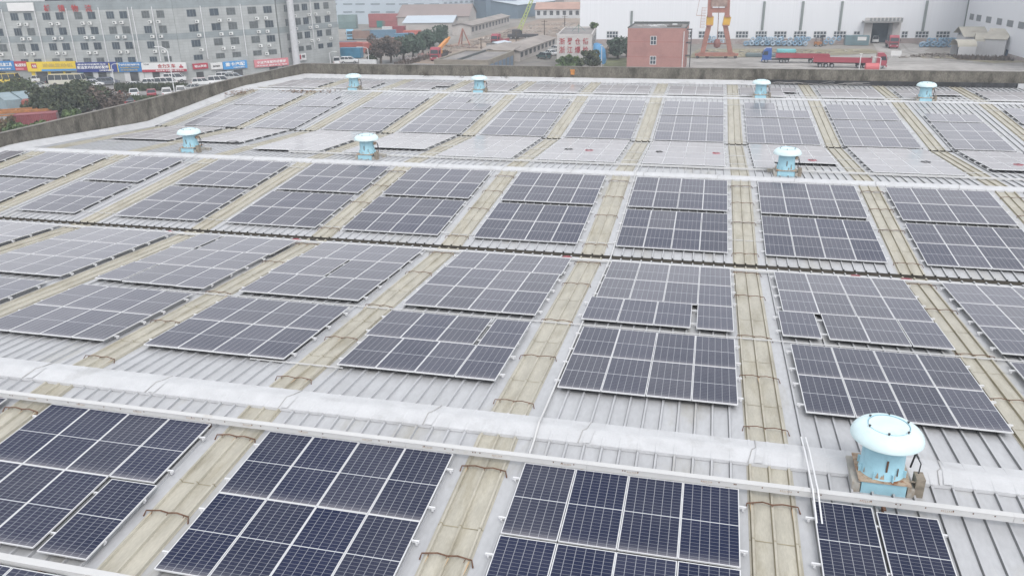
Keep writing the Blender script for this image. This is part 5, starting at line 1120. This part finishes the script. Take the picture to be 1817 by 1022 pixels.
mb = MB(); FB(mb, 1262, 5, 1290, 5, 2.2, 1.9); FB(mb, 1260, -8, 1292, -8, 1.6, 1.4); mb.build('machinery', mat('machine_rust', (.30, .22, .19), .8, 0, .3, 1.2), gc)
mb = MB(); mb.lathe([(.1, 2.6), (.8, 2.9), (.95, 3.9), (.6, 4.7), (.15, 4.9)], 14, c=(F(gc, 1271, 97)[0], 0)); mb.tube([(F(gc, 1271, 97)[0], 0, 4.8), (F(gc, 1272, 50)[0], 0, 16)], .09, 5); mb.build('hook_block', mat('hook_dark_red', (.25, .12, .11), .7), gc)
mb = MB(); a = F(gc, 1250, 50); b = F(gc, 1254, 14)
for i in range(14):
    f = i/13; x = a[0]+(b[0]-a[0])*f; z = a[1]+(b[1]-a[1])*f; mb.bar((x-1.1, 0, z), (x, 0, z), .07)
mb.bar((a[0]-1.1, 0, a[1]), (b[0]-1.1, 0, b[1]), .08); mb.bar((a[0]-2.2, 0, a[1]+3), (a[0], 0, a[1]+3), .12); mb.bar((a[0]-2.2, 0, a[1]+3), (a[0]-1.6, 0, a[1]+7.5), .07); mb.build('ladder', m_gr, gc)
# ------------------------------------------------------------------ blue coils, sign container, forklift
m_coil = [mat('coil_blue', (.20, .33, .46), .6, 0, .25, 2), mat('coil_pale', (.38, .48, .58), .6, 0, .2, 2)]
def torus(R0, r_, n=14, k=6):
    mb = MB()
    for i in range(n):
        a = 2*math.pi*i/n
        for j in range(k): t = 2*math.pi*j/k; mb.v.append(((R0+r_*math.cos(t))*math.cos(a), r_*1.5*math.sin(t), (R0+r_*math.cos(t))*math.sin(a)))
    for i in range(n):
        for j in range(k): mb.f.append((i*k+j, i*k+(j+1) % k, ((i+1) % n)*k+(j+1) % k, ((i+1) % n)*k+j)); mb.m.append(0)
    return mb
CO = [torus(.50, .21).mesh('wire_coil', m_coil[i], True) for i in (0, 1)]
def coils(px0, px1, py, rows, label, grp, seed, step=1.32):
    random.seed(seed); A, B = G(px0, py), G(px1, py); d = (B-A); L_ = d.length; d.normalize(); nn = Vector((-d.y, d.x, 0)); ang = math.atan2(d.y, d.x)
    for r_, (off, z) in enumerate(rows):
        n = int((L_-r_*.7)/step)
        for i in range(n):
            if random.random() < .07+.05*r_: continue
            o = bpy.data.objects.new('wire_coil', CO[random.random() < .45]); COL.objects.link(o); q = A+d*(r_*.65+i*step+random.uniform(-.15, .15))+nn*(off+random.uniform(-.15, .15))
            o.location = (q.x, q.y, GZ+.75+z+random.uniform(-.05, .08)); o.rotation_euler = (random.uniform(-.35, .1), random.uniform(-1, 1), ang+random.uniform(-.45, .45)); tag(o, label, 'wire coil', grp)
RW = [(-2.2, 0), (-1.0, 0), (.1, 0), (-1.6, 1.15), (-.4, 1.15)]
coils(1322, 1444, 81.5, RW, 'blue wrapped wire coil in the long heap before the white hall windows', 'wire coils in the long heap', 3, 1.5)
coils(1253, 1290, 79.5, [(0, 0), (.2, 1.1)], 'blue wire coil in the heap seen between the gantry crane legs', 'wire coils behind the gantry crane', 4, 1.5)
coils(1464, 1500, 80.5, [(0, 0), (.4, .9)], 'blue wire coil in the short row left of the blank notice container', 'wire coils left of the notice container', 5, 1.5)
coils(1630, 1706, 83.5, RW[:4]+[(-1.6, 1.15)], 'blue wrapped wire coil in the heap right of the hall door', 'wire coils right of the hall door', 6, 1.45)
o = container(G(1499, 81.5), 0, .02, 6.4, (.16, .24, .27), 'blue grey site container with a white notice before the white hall', 0); mb = MB(); mb.box(3.2, 5.6, -.06, -.045, 1.3, 2.3); mb.build('notice', s_wht, o)
P = G(1453, 83); o = empty('forklift', tuple(P), (0, 0, .1)); tag(o, 'old orange forklift carrying a blue coil before the white hall', 'forklift')
mb = MB(); mb.box(-1.4, .6, -.6, .6, .35, 1.3); mb.build('body', m_ho, o, bevel=.08); mb = MB()
for x in (-1.0, .4):
    for y in (-.5, .5): mb.bar((x, y, 1.3), (x, y, 2.3), .08)
mb.box(-1.1, .5, -.55, .55, 2.3, 2.38); mb.build('overhead_guard', m_dark, o); mb = MB(); mb.bar((.8, -.4, .1), (.8, -.4, 3.2), .14); mb.bar((.8, .4, .1), (.8, .4, 3.2), .14); mb.bar((.8, -.4, 3.1), (.8, .4, 3.1), .14); mb.box(.88, 2.1, -.35, -.22, .2, .27); mb.box(.88, 2.1, .22, .35, .2, .27); mb.build('mast', m_dark, o)
for x in (-1.0, .35):
    for y in (-.55, .55): wheel(o, x, y, .36, .26)
# green tarpaulin boat-like bundle behind the trailers, red tank in front
mb = MB(); mb.prism([(0, 0), (10, 0), (11, 2.2), (.5, 2.6)], 0, .9); o = mb.build('tarp_covered_stack', mat('grey_blue_tarp', (.14, .18, .19), .8, 0, .25, .6), loc=G(1322, 102), bevel=.2); tag(o, 'low dark stack of material on the dry grass left of the blue lorry', 'material stack')
mb = MB(); mb.prism([(0, 0), (5, .3), (5, 2.0), (0, 2.0)], 0, 1.0); o = mb.build('tarp_covered_stack', mat('turquoise_tarp', (.16, .46, .50), .7, 0, .15, .6), loc=G(1378, 95), bevel=.3); tag(o, 'turquoise covered stack behind the blue lorry cab', 'material stack')
mb = MB(); mb.tube([(0, 0, 1.0), (.15, 0, 1.0), (2.9, 0, 1.0), (3.05, 0, 1.0)], [.3, .95, .95, .3], 14); o = mb.build('red_tank', C_('tank_red', (.52, .12, .13)), loc=G(1533, 128)+Vector((0, 0, -.02)), smooth=True); tag(o, 'pinkish red tank before the red lorry cab', 'tank')
mb = MB(); mb.box(0, 2.4, 0, .1, .5, 1.7); mb.bar((.3, .05, 0), (.3, .05, .5), .08); mb.bar((2.1, .05, 0), (2.1, .05, .5), .08); o = mb.build('white_notice', s_wht, loc=G(1580, 103)); tag(o, 'small white notice board on posts in the concrete yard', 'notice board')
# ------------------------------------------------------------------ flat roofed building, sheds and poles in the middle
zr_ = -9.6; q = [G(*p, zr_) for p in ((770, 109), (866, 110.5), (889, 91), (823, 90.5))]; c0 = q[0]
flatb, W_ = frame((q[0].x, q[0].y, GZ), (q[1].x, q[1].y, GZ), 'flat_roofed_building'); tag(flatb, 'low building with a flat grey roof just beyond the far parapet', 'building')
block(flatb, W_, 21, zr_-GZ, mat('brown_concrete', (.24, .215, .18), .9, 0, .15, .4), m_flatroof, .35, .5)
mb = MB()
for i in range(6): m2 = MB(); m2.box(W_+.01, W_+.06, 1.5+i*3.2, 3.8+i*3.2, 1.0, 3.2); m2.build('window', mat('blue_glass', (.10, .16, .24), .3), flatb)
mb = MB(); mb.box(W_*.42, W_*.45, .5, 20.4, zr_-GZ+.062, zr_-GZ+.5); mb.build('roof_divider', mat('dark_kerb', (.09, .1, .1), .8), flatb)
def gable(px0, py0, px1, py1, D, H, HR, wall, roof, name, label, ridge=.5, eave=.4, wins=0, cat='shed'):
    e, L_ = front(px0, py0, px1, py1, name, label, cat); mb = MB(); mb.box(0, L_, 0, D, -.1, H); mb.build('wall', wall, e); mb = MB()
    for x in (0, L_): mb.face([(x, 0, H+.002), (x, D, H+.002), (x, D*ridge, H+HR)])
    mb.build('gable', wall, e); mb = MB()
    for y0, y1, z0, z1 in ((-eave, D*ridge, H-.05, H+HR+.06), (D*ridge, D+eave, H+HR+.06, H-.05)):
        mb.face([(-eave, y0, z0), (L_+eave, y0, z0), (L_+eave, y1, z1), (-eave, y1, z1)]); mb.face([(-eave, y0, z0-.18), (L_+eave, y0, z0-.18), (L_+eave, y1, z1-.18), (-eave, y1, z1-.18)])
    mb.face([(-eave, -eave, H-.23), (L_+eave, -eave, H-.23), (L_+eave, -eave, H-.05), (-eave, -eave, H-.05)]); mb.build('roof', roof, e)
    for i in range(wins): m2 = MB(); s = L_/wins; m2.box(i*s+s*.25, i*s+s*.75, -.06, -.01, H*.35, H*.8); m2.build('opening', m_shop, e)
    return e
m_broof = mat('brown_sheet_roof', (.27, .22, .21), .8, 0, .1, .2, stretch=(1, .2, 1)); m_groof = mat('grey_roof', (.30, .27, .25), .85, 0, .2, .15, col2=(.23, .2, .19), f2=.5, s2=.2); m_lroof = mat('pale_blue_roof', (.50, .56, .62), .6, 0, .06, .2); m_pwall = mat('pale_wall', (.46, .43, .41), .85, 0, .1, .3, col2=(.36, .33, .31), f2=.55, s2=.3); m_bwall = mat('blue_grey_wall', (.16, .22, .28), .8, 0, .1, .2)
gable(706, 50, 832, 48.5, 26, 4.2, 4.0, m_pwall, m_broof, 'workshop', 'workshop with a wide brown sheet roof beyond the containers')
gable(716, 55, 803, 54, 12, 2.9, 1.9, m_pwall, m_lroof, 'workshop', 'low workshop with a pale blue roof before the brown roofed one', ridge=.9)
gable(836, 64, 904, 44, 7, 3.4, .8, m_pwall, m_groof, 'long_shed', 'long pale shed with dark openings along the brown yard', wins=12)
gable(770, 36, 866, 32, 26, 4, 4.0, m_whp, m_broof, 'workshop', 'far workshop with a white gable and brown roof')
gable(863, 34, 917, 30, 45, 9.5, 3.5, m_bwall, m_lroof, 'workshop', 'dark blue grey workshop with a pale roof in the distance')
gable(918, 34, 985, 24, 45, 6, 3, m_bwall, m_lroof, 'workshop', 'wide workshop with a pale blue roof in the far distance')
gable(950, 33.5, 1030, 33, 12, 4.0, 2.6, m_whp, mat('salmon_roof', (.42, .27, .22), .8, 0, .15, .3), 'far_house', 'low house with a salmon tiled roof across the brown yard', wins=7, cat='house')
gable(1000, 18, 1035, 16, 14, 6, 4, m_pwall, mat('salmon_roof', (.42, .27, .22), .8), 'far_house', 'small reddish house in the farthest distance', cat='house')
gable(922, 110, 985, 84, 8, 2.7, .7, m_pwall, m_groof, 'long_shed', 'long grey roofed shed beside the parked cars', wins=9)
gable(898, 118, 922, 104, 8, 3.2, .9, m_pwall, m_groof, 'small_shed', 'small whitewashed shed before the long grey roofed one', wins=2)
gable(885, 98, 905, 94, 4, 3.0, .3, m_whp, m_lroof, 'small_shed', 'small white and blue cabin on the brown yard')
# distant pale factory
m_far = mat('pale_blue_cladding', (.47, .54, .60), .7, 0, .04, .1); m_slit = mat('slit_glass', (.22, .27, .31), .5)
ff, W_ = front(540, 44.5, 787, 42, 'distant_factory', 'long pale blue factory with two rows of slit windows in the distance', 'factory')
mb = MB(); mb.box(0, W_, 0, 90, 0, 24); mb.build('wall', m_far, ff)
for py in (8, 22):
    for xa, xb_ in ((584, 598), (609, 625), (631, 647), (658, 674), (685, 701), (708, 724), (735, 752), (762, 779)):
        l, r_, b, t_ = rect(ff, xa, xb_, py-1.3, py+1.3, 0, F); mb = MB(); mb.box(l, r_, -.1, -.02, b, t_); mb.build('slit_window', m_slit, ff)
f5, W_ = front(787.5, 42, 985, 9, 'distant_factory', 'receding wing of the distant factory with one row of small windows', 'factory')
mb = MB(); mb.box(0, W_, 0, 60, 0, 22); mb.build('wall', m_far, f5)
for i in range(16):
    f = i/16; l, r_, b, t_ = rect(f5, 788+f*150, 792.5+f*150, 6-f*9-1.5, 6-f*9+1.5, 0, F); mb = MB(); mb.box(l, r_, -.1, -.02, min(b, 15), min(t_, 17)); mb.build('slit_window', m_slit, f5)
# green mobile crane boom
P = G(928, 70); o = empty('mobile_crane', tuple(P)); tag(o, 'bright green lattice crane boom rising from the brown yard', 'mobile crane'); m_lime = C_('lime_green', (.42, .50, .17))
vd = Vector((math.cos(away(P)-math.pi/2), math.sin(away(P)-math.pi/2), 0)); z1 = hgt(941, -6, P)-GZ; xo = (G(947, 70)-P).dot(vd); a0 = Vector((0, 0, 3.0))+vd*((G(922, 70)-P).dot(vd)); a1 = vd*xo+Vector((0, 0, z1)); mb = MB(); perp = (a1-a0).normalized().cross(Vector((0, 1, 0))).normalized()*.75
for s in (-1, 1): mb.bar(a0+perp*s*.8, a1+perp*s*.5, .3)
for i in range(12): mb.bar(a0.lerp(a1, i/12)+perp*(.7 if i % 2 else -.7), a0.lerp(a1, (i+1)/12)+perp*(-.7 if i % 2 else .7), .2)
mb.build('boom', m_lime, o); mb = MB(); mb.box(-5, 5, -1.3, 1.3, .6, 1.6); mb.box(-3.5, -.5, -1.2, 1.2, 1.61, 3.0); mb.build('carrier', m_deck, o)
for x in (-3.8, -2.2, 1.6, 3.4):
    for s in (-1, 1): wheel(o, x, s*1.1, .55, .4)
def pole(px, py, top, label):
    P = G(px, py); H = hgt(px, top, P)-GZ; o = empty('utility_pole', tuple(P)); tag(o, label, 'utility pole', 'utility poles in the yard'); mb = MB(); mb.tube([(0, 0, 0), (0, 0, H)], [.17, .12], 7); mb.build('pole', m_bark, o)
    mb = MB(); mb.bar((-1, 0, H-.5), (1, 0, H-.5), .12); mb.build('cross_arm', m_bark, o)
pole(854, 93, 68, 'dark utility pole behind the flat roofed building'); pole(916, 90, 55, 'utility pole left of the long grey shed'); pole(966, 74, 36, 'utility pole behind the long grey shed'); pole(1002, 58, 28, 'thin utility pole left of the white hall')
P = G(822, 81); o = empty('steel_tripod', tuple(P)); tag(o, 'rusty steel tripod standing on the brown yard', 'steel tripod'); mb = MB()
for a in (0, 2.1, 4.2): mb.bar((2.2*math.cos(a), 2.2*math.sin(a), 0), (0, 0, 5), .3)
mb.build('legs', m_gr, o)
for i, (px, py, c) in enumerate(((806, 84, (.3, .2, .16)), (835, 86, (.25, .2, .18)), (758, 100, (.5, .3, .28)), (716, 106, (.55, .5, .5)), (872, 71, (.6, .55, .5)), (1000, 63, (.5, .5, .5)))):
    random.seed(i); mb = MB()
    for k in range(30): x, y = random.gauss(0, 1.5), random.gauss(0, .8); a = random.uniform(0, 3); mb.bar((x, y, .15), (x+math.cos(a), y+math.sin(a), random.uniform(.1, .7)), .2, .15)
    o = mb.build('scrap_heap', mat('scrap_%d' % i, c, .9, 0, .3, 1), loc=G(px, py)); tag(o, 'low heap of scrap on the brown yard', 'scrap heap', kind='stuff')
def scatter(name, quad, n, label, seed, col):
    random.seed(seed); q = [G(*p) for p in quad]; mb = MB(); o0 = q[0]
    for i in range(n):
        a, b = random.random(), random.random(); p = (q[0]*(1-a)+q[1]*a)*(1-b)+(q[3]*(1-a)+q[2]*a)*b-o0; t = random.uniform(0, 3.14); L_ = random.uniform(.3, 2.2)
        mb.bar(p+Vector((0, 0, .1)), p+Vector((math.cos(t)*L_, math.sin(t)*L_, random.uniform(.05, .35))), random.uniform(.1, .5), random.uniform(.08, .35))
    o = mb.build(name, mat(name+'_m', col, .9, 0, .45, .35, col2=tuple(c*.45 for c in col), f2=.5, s2=.2)); o.location = o0; tag(o, label, 'debris', kind='stuff')
scatter('yard_debris', [(800, 92), (905, 66), (920, 50), (800, 86)], 260, 'scattered timber and scrap on the brown yard', 3, (.30, .26, .23))
scatter('yard_litter', [(925, 66), (1020, 60), (1020, 40), (940, 46)], 160, 'scattered pale rubble on the far brown yard', 4, (.42, .38, .35))
scatter('loose_stones', [(1225, 101), (1420, 99), (1530, 92), (1240, 90)], 140, 'loose stones and boards on the dry grass strip', 5, (.33, .31, .27))
scatter('gravel_heaps', [(1590, 104), (1690, 106), (1700, 96), (1640, 98)], 90, 'loose boards and stones on the concrete yard', 6, (.30, .27, .24))
m_track = mat('tyre_track', (.27, .255, .24), .95, 0, .25, .3)
for i, l in enumerate((((1230, 112), (1400, 118), (1560, 112), (1700, 108), (1830, 112)), ((1235, 115), (1400, 121), (1570, 115.5), (1700, 111), (1830, 116)), ((1590, 80), (1598, 92), (1640, 103), (1760, 116)), ((1600, 79), (1612, 91), (1656, 101), (1780, 113)))):
    mb = MB(); P_ = [G(*p) for p in l]
    for a, b in zip(P_, P_[1:]):
        d = (b-a).normalized(); nn = Vector((-d.y, d.x, 0))*.35; mb.face([tuple(a-nn+Vector((0, 0, .07))), tuple(b-nn+Vector((0, 0, .07))), tuple(b+nn+Vector((0, 0, .07))), tuple(a+nn+Vector((0, 0, .07)))])
    tag(mb.build('yard_track', m_track), kind='structure')
# white low wall segment and kiosk by the street
mb = MB(); mb.box(0, 4.6, 0, .3, 0, 1.8); mb.box(1.3, 2.2, -.3, -.01, .3, 1.5); o = mb.build('low_white_wall', m_whp, loc=G(638, 119)); tag(o, 'low white wall beside the street lamp past the office building', 'low wall')
mb = MB(); mb.lathe([(.9, 2.3), (1.0, 2.2), (.1, 3.0)], 10); mb.tube([(0, 0, 0), (0, 0, 2.3)], .05, 6); o = mb.build('red_parasol', C_('parasol_red', (.50, .05, .05)), loc=G(216, 184)); o.scale = (.7, .7, .8); tag(o, 'closed red parasol beside the dark trees', 'parasol')
mb = MB(); mb.box(-.5, .5, -.4, .4, 0, 1.7); o = mb.build('red_cabinet', C_('parasol_red', (.50, .05, .05)), loc=G(219, 193), bevel=.05); tag(o, 'red cabinet left of the black car', 'cabinet')
# distant land
def hillline(name, y0, h, col, x0=-1800, x1=1800, seed=1):
    random.seed(seed); mb = MB(); n = 60; ph = [random.uniform(0, 6) for _ in range(4)]
    tops = [h*(.6+.25*math.sin(i*.21+ph[0])+.15*math.sin(i*.53+ph[1])) for i in range(n+1)]
    for i in range(n):
        a, b = x0+(x1-x0)*i/n, x0+(x1-x0)*(i+1)/n; mb.face([(a, y0, GZ-1), (b, y0, GZ-1), (b, y0+60, GZ+tops[i+1]), (a, y0+60, GZ+tops[i])]); mb.face([(a, y0+60, GZ+tops[i]), (b, y0+60, GZ+tops[i+1]), (b, y0+400, GZ-1), (a, y0+400, GZ-1)])
    tag(mb.build(name, mat('far_hills', col, .95, 0, .2, .01)), kind='structure')
hillline('hills', 1000, 60, (.10, .12, .10))
# ------------------------------------------------------------------ haze
mb = MB(); mb.box(-700, 700, -120, 1500, GZ-1, 30); hz = mb.build('haze', None) if False else None
me = mb.mesh('haze', []) ; hz = bpy.data.objects.new('haze', me); COL.objects.link(hz); tag(hz, 'pale winter haze over the yards', 'haze', kind='stuff')
M = bpy.data.materials.new('haze'); M.use_nodes = True; t = M.node_tree; t.nodes.clear(); out = t.nodes.new('ShaderNodeOutputMaterial'); pv = t.nodes.new('ShaderNodeVolumePrincipled')
pv.inputs['Color'].default_value = (.86, .92, 1, 1); pv.inputs['Density'].default_value = .0008; pv.inputs['Anisotropy'].default_value = .2; t.links.new(pv.outputs[0], out.inputs['Volume']); me.materials.append(M)
me.polygons.foreach_set('material_index', [0]*6)
